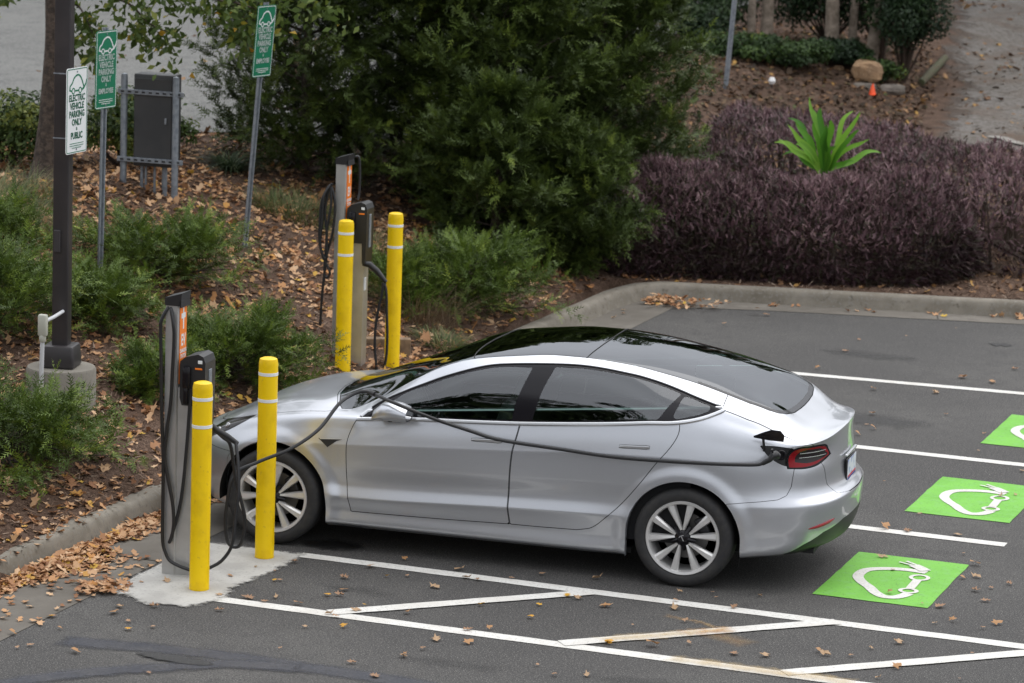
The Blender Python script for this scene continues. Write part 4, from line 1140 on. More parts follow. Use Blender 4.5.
o = leaf_pile('leaf_litter', PG, .070, M_litter, .2, .3, seed=19); tag(o, 'loose fallen leaves spread over the left concrete gutter', 'leaf litter', kind='stuff')
nn = 90; uu = r.uniform(.9, 6, nn); PB = np.array([UV(a_, 10.298 + (a_ - 1.637) * math.tan(BA) - .04 - abs(b_), .008) for a_, b_ in zip(uu, r.normal(0, .08, nn))])
o = leaf_pile('leaf_pile', PB[(np.sin(uu * 9) > -.2)], .075, M_litter, .4, .4, seed=10); tag(o, 'thin row of leaves lying along the back kerb', 'leaf pile', kind='stuff')
LEAVES = [(1.16,-1.32,0),(1.12,-1.6,0),(1.2,-1.83,1),(1.23,-1.81,0),(0.9,-1.85,0),(0.97,-1.56,1),(1.0,-2.32,0),(1.16,-2.3,0),(1.2,-2.31,0),(1.35,-2.22,0),(1.32,-2.35,0),(1.54,-2.32,0),(1.64,-2.04,1),(1.71,-2.01,0),(1.6,-1.58,0),(1.7,-1.88,0),(1.67,-1.24,0),(1.85,-1.44,1),(1.97,-1.37,0),(1.82,-0.96,0),(1.94,-2.18,1),(1.93,-2.33,0),(1.8,-2.47,0),(1.86,-2.52,0),(2.25,-2.25,0),(1.76,-2.82,0),(1.98,-2.72,1),(1.78,-3.34,0),(2.28,-3.46,0),(2.53,-3.2,0),(2.5,-3.68,0),(1.13,-2.66,0),(1.97,-1.38,0),(2.24,-1.06,0),(2.22,-1.57,0),(2.25,-2.25,0),(2.63,-1.88,1),(2.43,-1.28,0),(2.35,-1.26,0),(2.63,-1.15,0),(2.79,-0.97,0),(3.17,-0.76,1),(3.16,-0.93,0),(3.09,-1.44,1),(3.17,-1.48,0),(2.98,-1.73,1),(3.01,-2.05,1),(3.39,-1.59,0),(2.72,-2.48,0),(2.84,-2.41,0),(2.81,-2.77,0),(2.59,-3.01,0),(2.53,-3.21,0),(3.62,-2.44,1),(3.34,-3.08,0),(3.49,-3.24,0),(3.67,-3.17,0),(2.6,-2.77,0),(3.4,-0.87,0),(3.75,-1.04,0),(3.96,-0.98,0),(4.01,-1.1,0),(4.07,-0.83,0),(4.31,-0.47,0),(4.4,-0.27,0),(4.27,-0.94,0),(3.78,-1.28,0),(3.81,-1.46,0),(4.17,-1.29,0),(3.39,-1.59,0),(3.95,-1.75,0),(3.66,-1.97,0),(3.62,-2.43,1),(3.89,-2.38,0),(4.09,-2.25,0),(4.4,-2.36,0),(4.59,-2.33,0),(4.88,-2.1,0),(4.85,0.43,0),(4.89,1.27,0),(5.25,1.29,0),(5.37,0.75,0),(5.49,0.48,0),(5.46,0.08,0),(5.54,0.15,0),(5.59,-0.22,0),(5.68,-0.11,0),(5.69,-0.46,0),(5.78,0.05,0),(5.43,-0.73,0),(5.31,-0.71,0),(5.46,-1.15,0),(5.56,-1.05,0),(5.77,-1.15,0),(5.84,-1.01,0),(5.32,-1.71,0),(4.93,-2.16,0),(5.09,-2.13,0),(5.18,-1.91,0),(5.4,-2.28,0),(5.33,-2.54,0),(5.8,-2.37,0),(5.79,-1.77,0),(5.06,-0.52,0),(4.98,0.1,0),(3.23,7.94,0),(3.78,6.27,0),(3.95,5.23,0),(3.98,4.78,0),(4.06,4.64,0),(3.98,4.36,0),(4.47,2.75,0),(4.31,6.37,0),(4.42,7.17,0),(4.71,7.05,0),(4.81,7.77,0),(4.53,5.48,0),(4.94,4.84,0),(4.99,4.17,0),(4.89,1.82,0),(4.89,1.25,0),(4.73,1.27,0),(5.47,2.73,0),(5.37,2.66,0),(5.41,3.58,0),(3.25,8.55,0),(3.23,7.94,0),(3.15,6.99,0),(3.78,6.29,0),(3.63,8.95,0),(4.01,9.57,0),(4.43,7.16,0),(4.81,7.76,0),(4.31,6.37,0),(4.7,7.06,0),(2.19,9.44,0),(3.73,10.41,0),(4.11,10.57,0),(1.91,8.79,0),(2.19,9.44,0),(1.22,9.4,0),(1.1,9.44,0),(0.85,9.08,0),(0.9,8.88,0),(0.87,8.62,0),(0.67,9.09,0),(0.7,-3.13,0),(0.77,-3.3,1),(0.89,-3.19,0),(0.52,-2.83,0),(0.72,-2.74,0),(0.54,-2.97,0),(0.38,-3.45,0),(0.31,-3.94,0),(0.36,-3.86,0),(0.67,-3.89,0),(1.24,-4.13,0),(-0.04,-3.29,0),(0.22,-3.2,0),(0.21,-3.22,1),(0.16,-3.67,0),(0.42,-2.22,0),(0.56,-2.13,0),(0.29,-2.1,0),(0.28,-2.36,0)]
protos = []
for k in range(6):
    yl = k >= 4
    lm = leafmat('yellow_leaf' if yl else 'brown_leaf', [(0, (.60, .36, .03)), (1, (.55, .28, .04))] if yl else [(0, [(.30, .17, .09), (.42, .28, .165), (.22, .115, .065), (.40, .20, .07)][k]), (1, (.36, .22, .13))], .6, .15)
    o = leaf_pile('fallen_leaf', np.zeros((1, 3)), .082 if not yl else .075, lm, .12, .16, (OAK, OAKS)[k % 2], seed=60 + k)
    protos.append(o)
used = set()
for (x_, y_, yl) in LEAVES:
    if 1.05 < x_ < 4.6 and -.9 < y_ < .9: continue
    k = random.choice((4, 5)) if yl else random.randrange(4)
    o = protos[k]
    if k in used: o = o.copy(); COL.objects.link(o)
    used.add(k)
    o.location = (x_, y_, .012); o.rotation_euler = (0, 0, random.uniform(0, 6.28)); s = random.uniform(.5, 1.15); o.scale = (s, s * random.uniform(.7, 1), s * random.uniform(.6, 2.2))
    if yl: tag(o, 'small yellow fallen leaf lying alone on the open pavement', 'leaf', 'yellow leaves scattered on the pavement')
    else: tag(o, 'single brown fallen leaf lying on the open pavement', 'leaf', 'brown leaves scattered on the pavement')
for k in range(6):
    if k not in used: bpy.data.objects.remove(protos[k])
# ------------------------------------------------------------------ STREET FURNITURE
M_yel = pmat('yellow_sleeve', (0.82, 0.55, 0.0), 0.40, noise=[(6, (0.76, 0.49, 0.0), .45, .7), (9, (0.70, 0.455, 0.0), .50, .70), (30, (0.60, 0.39, 0.02), .64, .74)], spec=.35)
M_refl = pmat('reflective_tape', (0.72, 0.73, 0.72), 0.4)
M_alum = pmat('brushed_aluminium', (0.50, 0.50, 0.49), 0.42, 0.75, noise=(6, (0.42, 0.42, 0.41), .4, .65))
M_galv = pmat('galvanised_steel', (0.25, 0.275, 0.30), 0.5, 0.5, noise=(25, (0.17, 0.19, 0.22), .45, .65))
M_orange = pmat('orange_panel', (0.80, 0.19, 0.01), 0.4)
M_bronze = pmat('dark_bronze_paint', (0.030, 0.027, 0.029), 0.45, noise=(5, (0.042, 0.037, 0.038), .4, .65))
M_cable = pmat('black_cable', (0.012, 0.012, 0.013), 0.42)
M_sgreen = pmat('sign_green', (0.003, 0.155, 0.075), 0.35, noise=(30, (0.008, 0.17, 0.09), .45, .7))
M_swhite = pmat('sign_white', (0.70, 0.72, 0.72), 0.35)
M_pvc = pmat('grey_pvc', (0.50, 0.51, 0.52), 0.45)
M_pvcd = pmat('weathered_pvc', (0.40, 0.40, 0.34), 0.5)
M_cab = pmat('dark_cabinet', (0.030, 0.032, 0.034), 0.5, noise=(4, (0.042, 0.043, 0.044), .4, .65))
M_wood = pmat('weathered_timber', (0.22, 0.15, 0.09), 0.85, noise=(14, (0.13, 0.085, 0.05), .42, .62))
M_cyl = pmat('cast_concrete', (0.20, 0.185, 0.155), 0.9, noise=[(3, (0.17, 0.155, 0.13), .4, .62), (50, (0.15, 0.14, 0.12), .52, .7)], bump=(90, .4, .004))

def bollard(x, y, z, label, h=1.372, r=.0645):
    t = empty('bollard', (x, y, z))
    mb = MB(); mb.lathe([(r * 1.0, 0), (r * 1.02, .004), (r, .012), (r, h - .05), (r * .985, h - .03), (r * .90, h - .008), (r * .6, h), (0, h)], n=40)
    mb.build('sleeve', M_yel, t, angle=50)
    for zz in (h - .108, h - .288):
        mb = MB(); mb.lathe([(r + .001, zz - .011), (r + .0022, zz - .010), (r + .0022, zz + .010), (r + .001, zz + .011)], n=40, caps=False); mb.build('reflective_band', M_refl, t, True)
    tag(t, label, 'bollard', 'yellow bollards guarding the charging stations')
    return t
bollard(.8256, -2.2497 + .02, .01, 'yellow bollard nearest the camera, directly in front of the near charging station')
bollard(.9306, -1.3036 + .02, .01, 'yellow bollard standing in front of the car front wheel')
bollard(-.316, 4.03, .12, 'yellow bollard overlapping the left side of the far charging station')
bollard(-.075, 4.62, .12, 'far yellow bollard standing free to the right of the far charging station')

def station(x, y, z, label):
    t = empty('charging_station', (x, y, z))
    # local: x towards the bays, y back
    mb = MB()
    prof = [(-.116, -.118), (-.116, .03), (-.034, .03), (-.026, .02), (-.026, -.108), (-.034, -.118)]
    mb.prism(prof, 'Z', 0, 1.80); mb.build('tall_column', M_alum, t)
    mb = MB(); mb.prism([(-.121, -.124), (-.121, .036), (-.018, .036), (-.018, -.124)], 'Z', 1.80, 1.835)
    V = [(-.121, -.124, 1.835), (-.121, .036, 1.835), (-.010, .036, 1.835), (-.010, -.124, 1.835), (-.121, -.124, 1.85), (-.121, .036, 1.85), (-.004, .036, 1.885), (-.004, -.124, 1.885), (-.006, -.124, 1.79), (-.006, .036, 1.79), (-.018, -.124, 1.79), (-.018, .036, 1.79)]
    mb.add(V, [(0, 3, 7, 4), (4, 7, 6, 5), (1, 5, 6, 2), (0, 4, 5, 1), (3, 8, 9, 2), (3, 2, 6, 7), (3, 10, 8), (2, 9, 11)])
    mb.build('top_cap', M_black, t)
    mb = MB(); mb.box((-.0235, -.044, 1.535), (.004, .118, .51), .001); op = mb.build('orange_panel', M_orange, t)
    # plus sign, EV and small lines
    def onpanel(V, F, cy, cz, name):
        # text plane -> +x face : text x -> +y , text y -> z
        mb = MB(); mb.add([(-.0208 + q[2], cy - .039 + q[0] * .62, cz + q[1]) for q in V], F); return mb.build(name, M_swhite, op)
    cross = [(-.016, .075), (.016, .075), (.016, .03), (.06, .03), (.06, -.004), (.016, -.004), (.016, -.075), (-.016, -.075), (-.016, -.004), (-.06, -.004), (-.06, .03), (-.016, .03)]
    onpanel([(a_, b_, 0) for a_, b_ in cross], [tuple(range(12))], -.005, 1.715, 'plus_symbol')
    V, F = text_mesh('EV', .105, .0004, .003); onpanel(V, F, -.005, 1.565, 'lettering')
    V, F = text_mesh('CHARGING', .036, .0004, .0008); onpanel(V, F, -.005, 1.495, 'lettering')
    V, F = text_mesh('STATION', .036, .0004, .0008); onpanel(V, F, -.005, 1.46, 'lettering')
    mb = MB()
    V = [(-.025, -.108, 0), (-.025, .04, 0), (.140, .03, 0), (.140, -.098, 0), (-.025, -.108, 1.262), (-.025, .04, 1.262), (.08, .035, 1.245), (.08, -.102, 1.245), (.140, -.098, 1.16), (.140, .03, 1.16)]
    mb.add(V, [(0, 3, 8, 7, 4), (0, 4, 5, 1), (4, 7, 6, 5), (7, 8, 9, 6), (3, 2, 9, 8), (1, 5, 6, 9, 2), (0, 1, 2, 3)])
    mb.build('front_column', M_alum, t)
    # holster
    mb = MB()
    pr = [(.01, 1.15), (-.005, 1.20), (-.005, 1.44), (.03, 1.47), (.12, 1.495), (.155, 1.48), (.170, 1.44), (.170, 1.15), (.16, .98), (.135, .98), (.13, 1.15)]
    mb.prism(pr, 'Y', -.135, .05); h = mb.build('holster', M_black, t)
    mb = MB(); mb.box((.045, -.145, 1.34), (.055, .03, .15), .012); mb.box((.04, -.143, 1.22), (.03, .02, .12), .01); mb.build('plug_dock', M_gloss, h, True)
    mb = MB(); mb.box((.135, -.137, 1.445), (.03, .005, .022), .002); mb.build('dock_label', M_swhite, h)
    mb = MB(); mb.box((.125, -.137, 1.40), (.05, .005, .012), .002); mb.build('dock_stripe', M_orange, h)
    mb = MB(); mb.box((.170, -.045, 1.25), (.010, .05, .28), .004); mb.build('display', M_galv, h)
    mb = MB(); mb.box((.142, -.05, .80), (.004, .05, .11), .001); mb.build('notice_sticker', M_swhite, t)
    tag(t, label, 'charging station', 'twin cable charging stations beside the bays')
    return t
def cable(pts, r, name='cable', parent=None, sm=8):
    mb = MB(); mb.tube(smooth_path(pts, sm), r, 8); return mb.build(name, M_cable, parent, True)
SX, SY = .5755, -1.845
st1 = station(SX, SY, .008, 'near silver charging station with orange panel, black cables looping at its side')
L1 = lambda pts: [(a_ - SX, b_ - SY, c_ - .008) for a_, b_, c_ in pts]
Y0 = -1.99
A = [(.485, 1.80, -1.93), (.470, 1.785, -1.965), (.440, 1.71, Y0), (.436, 1.639, Y0), (.444, 1.40, Y0), (.450, 1.175, Y0), (.46, .95, Y0), (.468, .768, Y0), (.470, .5, Y0), (.472, .249, Y0), (.495, .16, Y0), (.532, .106, Y0), (.631, .070, Y0), (.72, .058, -1.98), (.80, .085, -1.95), (.875, .141, -1.93), (.933, .248, -1.92), (.946, .438, -1.90), (.956, .607, -1.88), (.932, .785, -1.84), (.90, .90, -1.80)]
cable(L1([(a_, c_, b_) for a_, b_, c_ in A]), .0115, parent=st1)
B = [(.490, 1.80, -1.93), (.497, 1.782, -1.965), (.522, 1.70, Y0), (.530, 1.60, Y0), (.522, 1.38, Y0), (.514, 1.181, Y0), (.49, .98, Y0), (.478, .809, Y0), (.508, .64, Y0), (.537, .505, Y0), (.549, .378, Y0), (.538, .28, Y0), (.520, .235, Y0), (.530, .27, Y0 + .01), (.582, .463, Y0 + .01), (.608, .65, Y0 + .01), (.622, .822, Y0 + .01), (.634, 1.0, Y0 + .01), (.645, 1.19, Y0 + .01), (.655, 1.27, Y0 + .01)]
cable(L1([(a_, c_, b_) for a_, b_, c_ in B]), .0115, parent=st1)
mb = MB(); mb.tube([(.165, .02, 1.0), (.19, .03, .97), (.25, .08, .92), (.31, .12, .87)], [.016, .023, .022, .015], 12); mb.build('spare_connector', M_black, st1, True)

S2 = (-.372, 4.36)
st2 = station(S2[0], S2[1], .12, 'far silver charging station with orange panel, between two bollards on the bank')
def px2(pts, y): return [((a_ - 349) / 113.5, y, (376 - b_) / 116.5) for a_, b_ in pts]
cz = lambda l, oy: [(310 + a_ / 2.85, 150 + b_ / 2.85) for a_, b_ in l]
cable(px2(cz([(68, 100), (55, 115), (40, 150), (36, 200), (36, 260), (45, 300), (60, 330), (68, 350), (60, 362), (52, 345), (56, 250), (50, 180), (56, 130), (62, 108), (72, 125), (78, 170), (72, 240), (58, 300), (50, 380), (46, 440), (44, 500)], 0), -.16), .011, parent=st2)
cable(px2(cz([(66, 104), (48, 140), (44, 210), (40, 270), (52, 305), (60, 300), (58, 230), (68, 160), (66, 110)], 0), -.175), .011, parent=st2)
cable([(-.03, .12, 1.84), (-.0, .13, 1.83), (.012, .13, 1.70), (.014, .12, 1.55), (.01, .10, 1.48)], .010, parent=st2)
mb = MB(); mb.tube([(.13, -.09, .98), (.19, -.08, .97), (.25, -.07, .92), (.33, -.06, .83)], [.022, .028, .026, .016], 12); mb.build('spare_connector', M_black, st2, True)
cable(px2(cz([(208, 372), (206, 400), (198, 440), (190, 500), (190, 560), (196, 610), (197, 638), (180, 648), (150, 644), (125, 620), (112, 580)], 0), -.05), .0115, parent=st2)
cable(px2(cz([(209, 372), (216, 400), (219, 460), (222, 520), (221, 580), (212, 620), (196, 642), (178, 650)], 0), -.03), .0115, parent=st2)
# far station slab and timbers behind it
mb = MB(); mb.box((-.22, 4.42, .06), (1.05, 1.25, .125), .01, rot=PHI); o = mb.build('station_slab', M_pad); tag(o, kind='structure')
mb = MB(); mb.box((-.28, 5.10, .17), (.42, .10, .30), .008, rot=.35); o = mb.build('retaining_timber', M_wood); tag(o, 'weathered wooden timber edging behind the far charging station', 'timber')
mb = MB(); mb.box((-.92, 4.72, .24), (.35, .12, .22), .01, rot=-.1); o = mb.build('retaining_timber', M_wood); tag(o, 'short timber end left of the far charging station', 'timber')

# the cable that charges the car
CH = [(.72, -1.78, .985), (.787, -1.74, .915), (.820, -1.68, .847), (.851, -1.65, .613), (.909, -1.62, .34), (.87, -1.6, .16), (.785, -1.6, .172), (.767, -1.6, .376), (.818, -1.58, .629), (.949, -1.5, .713), (1.137, -1.4, .799), (1.279, -1.25, .912), (1.358, -1.08, 1.057), (1.408, -.98, 1.105), (1.479, -.94, 1.135), (1.554, -.95, 1.132), (1.681, -1.06, 1.124), (1.806, -1.125, 1.105), (1.919, -1.115, 1.067), (2.058, -1.02, 1.0),
      (2.252, -.955, .937), (2.456, -.938, .891), (2.871, -.937, .867), (3.283, -.937, .848), (3.826, -.937, .862), (4.159, -.93, .881), (4.24, -.925, .897)]
cc = cable(CH, .0125, 'charging_cable', None, 8)
tag(cc, 'black charging cable draped over the mirror and along the car side to its rear port', 'cable')
mb = MB(); mb.tube([(4.24, -.926, .897), (4.285, -.925, .925), (4.305, -.918, .955), (4.318, -.90, .958), (4.33, -.878, .945)], [.015, .018, .024, .028, .024], 12); mb.build('connector', M_black, cc, True)
mb = MB(); mb.tube([(4.30, -.91, .965), (4.30, -.93, 1.0)], .008, 6); mb.build('connector_latch', M_black, cc, True)
mb = MB(); mb.tube([(1.548, -.948, 1.133), (1.585, -.975, 1.131)], .019, 10); mb.build('cable_clip', M_black, cc, True)

# lamp post
PX, PY = -1.50, .90
gzl = hz(PX, PY)
fb = MB(); fb.lathe([(.262, gzl - .3), (.262, .70), (.252, .718), (0, .72)], (0, 0, 0), 48)
t = empty('lamp_post', (PX, PY, 0)); fb.build('concrete_footing', M_cyl, t, angle=40)
mb = MB(); mb.box((0, 0, .72 + .085), (.255, .255, .17), .02, rot=R(8), taper=.93); mb.build('base_cover', M_bronze, t, angle=40)
mb = MB(); mb.box((0, 0, .86 + 3.6), (.122, .122, 7.2), .012, rot=R(8)); mb.build('pole', M_bronze, t, angle=40)
mb = MB(); mb.box((-.01, -.078, 1.36 + .32), (.05, .014, .17), .006, rot=R(8)); mb.build('hand_hole_cover', M_bronze, t)
mb = MB(); mb.box((.35, 0, 8.0), (.75, .32, .12), .03); mb.build('lamp_head', M_bronze, t)
for zz in (2.36 + .09, 3.02 - .09):
    mb = MB(); mb.box((0, 0, zz), (.128, .128, .010), .001, rot=R(8)); mb.build('strap', M_galv, t)
tag(t, 'dark bronze square lamp post on a round concrete footing with white sign strapped on', 'lamp post')
# conduit
t = empty('conduit', (-1.535, .60, 0))
g_ = hz(-1.535, .60)
mb = MB(); mb.tube([(0, 0, g_ - .1), (.005, 0, .72), (.012, 0, .99)], .017, 12); mb.build('pipe', M_pvc, t, True)
mb = MB(); mb.lathe([(.021, .60), (.023, .605), (.023, .64), (.021, .645)], n=14, caps=False); mb.lathe([(.022, .955), (.026, .96), (.026, 1.0), (.022, 1.01)], (.012, 0, 0), 14, caps=False); mb.build('coupling', M_pvcd, t, True)
mb = MB(); mb.box((.014, 0, 1.08), (.07, .05, .165), .014); mb.build('junction_box', M_pvcd, t, True)
mb = MB(); mb.tube([(.03, .01, 1.11), (.06, .10, 1.13), (.07, .24, 1.15)], .014, 10); mb.build('elbow_pipe', M_pvc, t, True)
tag(t, 'thin grey plastic conduit with a junction box rising beside the lamp post', 'conduit')

# signs ---------------------------------------------------------------
CARSYM = [(-.105, -.035), (-.102, -.008), (-.070, .015), (-.045, .05), (.0, .070), (.038, .062), (.068, .030), (.088, -.005), (.10, -.028)]
def sign_face(t, w, h, main, ink, words, z0, thick=.004):
    """sign plate facing local -y, centred on x=0, bottom at z0; returns plate"""
    P = []
    rr_ = .022
    for (sx, sy, a0) in ((1, 1, 0), (-1, 1, 90), (-1, -1, 180), (1, -1, 270)):
        for k in range(6):
            a_ = R(a0 + 18 * k); P.append((sx * (w / 2 - rr_) + rr_ * math.cos(a_), z0 + h / 2 + sy * (h / 2 - rr_) + rr_ * math.sin(a_)))
    mb = MB(); mb.prism(P, 'Y', -thick / 2, thick / 2); plate = mb.build('plate', main, t)
    def put(V, F, cz, name, dy=.0016):
        mb = MB(); mb.add([(q[0], -thick / 2 - dy - abs(q[2]) * .3, cz + q[1]) for q in V], F); return mb.build(name, ink, plate)
    ins = .010
    B = []
    for (sx, sy, a0) in ((1, 1, 0), (-1, 1, 90), (-1, -1, 180), (1, -1, 270)):
        for k in range(6):
            a_ = R(a0 + 18 * k); B.append((sx * (w / 2 - rr_) + (rr_ - ins) * math.cos(a_), sy * (h / 2 - rr_) + (rr_ - ins) * math.sin(a_)))
    V, F = stroke(B, .006, True, 0); put(V, F, z0 + h / 2, 'border')
    ct = z0 + h - .125
    V, F = stroke([(q.x, q.y) for q in smooth_path([(a_, b_, 0) for a_, b_ in CARSYM], 4)], .013, False, 0); put(V, F, ct, 'car_symbol')
    for cx_ in (-.055, .045):
        V, F = stroke([(cx_ + .02 * math.cos(a_), -.045 + .02 * math.sin(a_)) for a_ in np.linspace(0, 2 * math.pi, 15)[:-1]], .009, True, 0); put(V, F, ct, 'wheel_symbol')
    V, F = stroke([(-.035, -.045), (.025, -.045)], .012, False, 0); put(V, F, ct, 'sill_symbol')
    V, F = stroke([(-.115, -.035), (-.078, -.045)], .012, False, 0); put(V, F, ct, 'sill_symbol')
    V, F = stroke([(.066, -.045), (.10, -.03), (.128, .0)], .016, False, 0); put(V, F, ct, 'plug_symbol')
    V, F = stroke([(.128, .0), (.135, .03)], .008, False, 0); put(V, F, ct, 'plug_symbol')
    for (txt, zz, sz, bw) in words:
        V, F = text_mesh(txt, sz, .0003, bw, sx=.78); put(V, F, z0 + h - zz, 'lettering')
    return plate
def words(last): return [('ELECTRIC', .225, .066, .0022), ('VEHICLE', .285, .066, .0022), ('PARKING', .345, .066, .0022), ('ONLY', .405, .066, .0022), ('&', .452, .036, .001), (last, .505, .060 if last == 'EMPLOYEE' else .066, .0022),
                         ('ALL OTHERS WILL BE TOWED', .565, .020, .0003), ('AT OWNER EXPENSE', .590, .020, .0003)]
# the small print at the foot of each sign cannot be read in the photo: thin lines stand for it
def words(last): return [('ELECTRIC', .225, .068, .0022), ('VEHICLE', .285, .068, .0022), ('PARKING', .345, .068, .0022), ('ONLY', .405, .068, .0022), ('&', .452, .036, .001), (last, .505, .058 if last == 'EMPLOYEE' else .068, .0022)]
def sign(name, base, top, z0, h, th, green, last, label):
    t = empty(name, base)
    d_ = Vector(top) - Vector(base)
    if green:
        # U-channel post
        M_ = Matrix.Rotation(R(th), 3, 'Z'); V = []; F = []
        sec = [(-.036, .004), (-.022, .004), (-.014, .030), (.014, .030), (.022, .004), (.036, .004), (.036, .0), (.019, .0), (.011, .026), (-.011, .026), (-.019, .0), (-.036, .0)]
        for k_ in (-.08, 1.0):
            for (a_, b_) in sec:
                q = M_ @ Vector((a_ * .9, b_ + .004, 0)) + d_ * k_; V.append(tuple(q))
        m = len(sec)
        F = [(k, (k + 1) % m, m + (k + 1) % m, m + k) for k in range(m)] + [tuple(range(m - 1, -1, -1)), tuple(range(m, 2 * m))]
        mb = MB(); mb.add(V, F); mb.build('post', M_galv, t)
    zr = z0 - base[2]
    plate = sign_face(t, .305, h, M_sgreen if green else M_swhite, M_swhite if green else M_sgreen, words(last), 0)
    mb = MB()
    for k_ in (.075, .058, .042): 
        L = .10 if k_ != .042 else .07
        mb.box((0, -.0042, k_), (L * 2, .001, .003))
    for o_ in [mb]: 
        for j in range(0, 1): pass
    pr_ = mb
    m_ = M_swhite if green else M_sgreen
    for k_, L in ((.075, .20), (.058, .20), (.042, .13)):
        q = MB(); q.box((0, -.0042, k_), (L, .001, .0045)); q.build('small_print', m_, plate)
    for zz in (.03, h - .03):
        q = MB(); q.lathe([(.0, -.004), (.006, -.004), (.007, 0)], (0, -.002, zz), 10, 'Y'); q.build('bolt', M_galv, plate, True)
    # place plate along the (leaning) post
    axis_ = d_.normalized(); f_ = zr / d_.z
    Rt = Vector((0, 0, 1)).rotation_difference(axis_).to_matrix() @ Matrix.Rotation(R(th), 3, 'Z')
    plate.matrix_local = Matrix.Translation(d_ * f_) @ Rt.to_4x4()
    tag(t, label, 'sign', 'electric vehicle parking signs')
    return t
sign('parking_sign', (-2.426, 3.879, .80), (-2.40, 3.879, 2.97), 2.296, .651, 78, True, 'EMPLOYEE', 'green and white parking sign on an upright steel post between lamp post and cabinet')
sign('parking_sign', (-2.101, 6.513, .76), (-1.943, 6.513, 3.01), 2.338, .650, 77, True, 'EMPLOYEE', 'green and white parking sign on a leaning steel post before the evergreens')
ws = sign('parking_sign', (PX + .125, PY - .07, 0), (PX + .135, PY - .07, 4), 2.350, .635, 83, False, 'PUBLIC', 'white parking sign with green lettering strapped to the lamp post')

# cabinet rack
t = empty('electrical_cabinet', (-3.33, 7.25, 0))
for x_ in (-.27, .26):
    g0 = hz(-3.33 + x_, 7.2)
    mb = MB(); mb.lathe([(.032, g0 - .1), (.032, 2.17), (.028, 2.20), (0, 2.21)], (x_, -.04 if x_ < 0 else -.07, 0), 20); mb.build('post', M_galv, t, angle=40)
    
mb = MB(); mb.box((.03, .05, 1.775), (.40, .20, .87), .012); cb = mb.build('cabinet_box', M_cab, t, angle=40)
mb = MB(); mb.box((.03, -.055, 1.77), (.37, .012, .80), .004); mb.build('cabinet_door', M_cab, cb)
mb = MB(); mb.box((.16, -.068, 1.78), (.02, .015, .06), .004); mb.build('latch', M_galv, cb)
for zz in (2.04, 1.40):
    mb = MB(); mb.box((.01, -.075, zz), (.66, .016, .045), .003); s_ = mb.build('strut_channel', M_galv, t)
    for k in range(9):
        q = MB(); q.box((-.27 + .07 * k, -.0845, zz), (.034, .002, .015)); q.build('slot', M_seam, s_)
for x_, r_ in ((-.11, .017), (-.07, .013), (.02, .013), (.12, .026)):
    mb = MB(); mb.lathe([(r_, hz(-3.3, 7.25) - .1), (r_, 1.36)], (x_, .03, 0), 12); mb.build('conduit_pipe', M_galv, t, True)
tag(t, 'dark grey electrical cabinet mounted between two steel posts on the bank', 'cabinet')

# distant posts seen beside the evergreens
for (dx, w_, m_, hh, lb) in ((-.10, .075, 'dark', .72, 'dark wooden post behind the leaning sign, left of the banded post'), (.0, .085, 'grey', .70, 'grey post with a yellow band behind the leaning sign'), (.13, .06, 'dark', .66, 'dark wooden post right of the yellow banded post')):
    t = empty('marker_post', (-4.41 + dx, 14.69 + dx * .27, 1.2))
    mb = MB(); mb.box((0, 0, hh / 2 - .05), (w_, w_, hh + .1), .008); mb.build('post', M_galv if m_ == 'grey' else M_wood, t)
    if m_ == 'grey':
        mb = MB(); mb.box((0, 0, .56), (w_ + .006, w_ + .006, .06), .002); mb.build('yellow_band', M_yel, t)
    tag(t, lb, 'post')
t = empty('sign_post', (-.48, 19.56, hz(-.48, 19.56)))
mb = MB(); mb.tube([(0, 0, -.2), (.10, .02, 1.6), (.16, .03, 2.5)], .033, 10); mb.build('post', M_galv, t, True)
mb = MB(); mb.box((.155, 0, 2.35), (.30, .006, .45), .002); mb.build('plate', M_swhite, t)
tag(t, 'plain grey steel post rising behind the purple hedge', 'post')
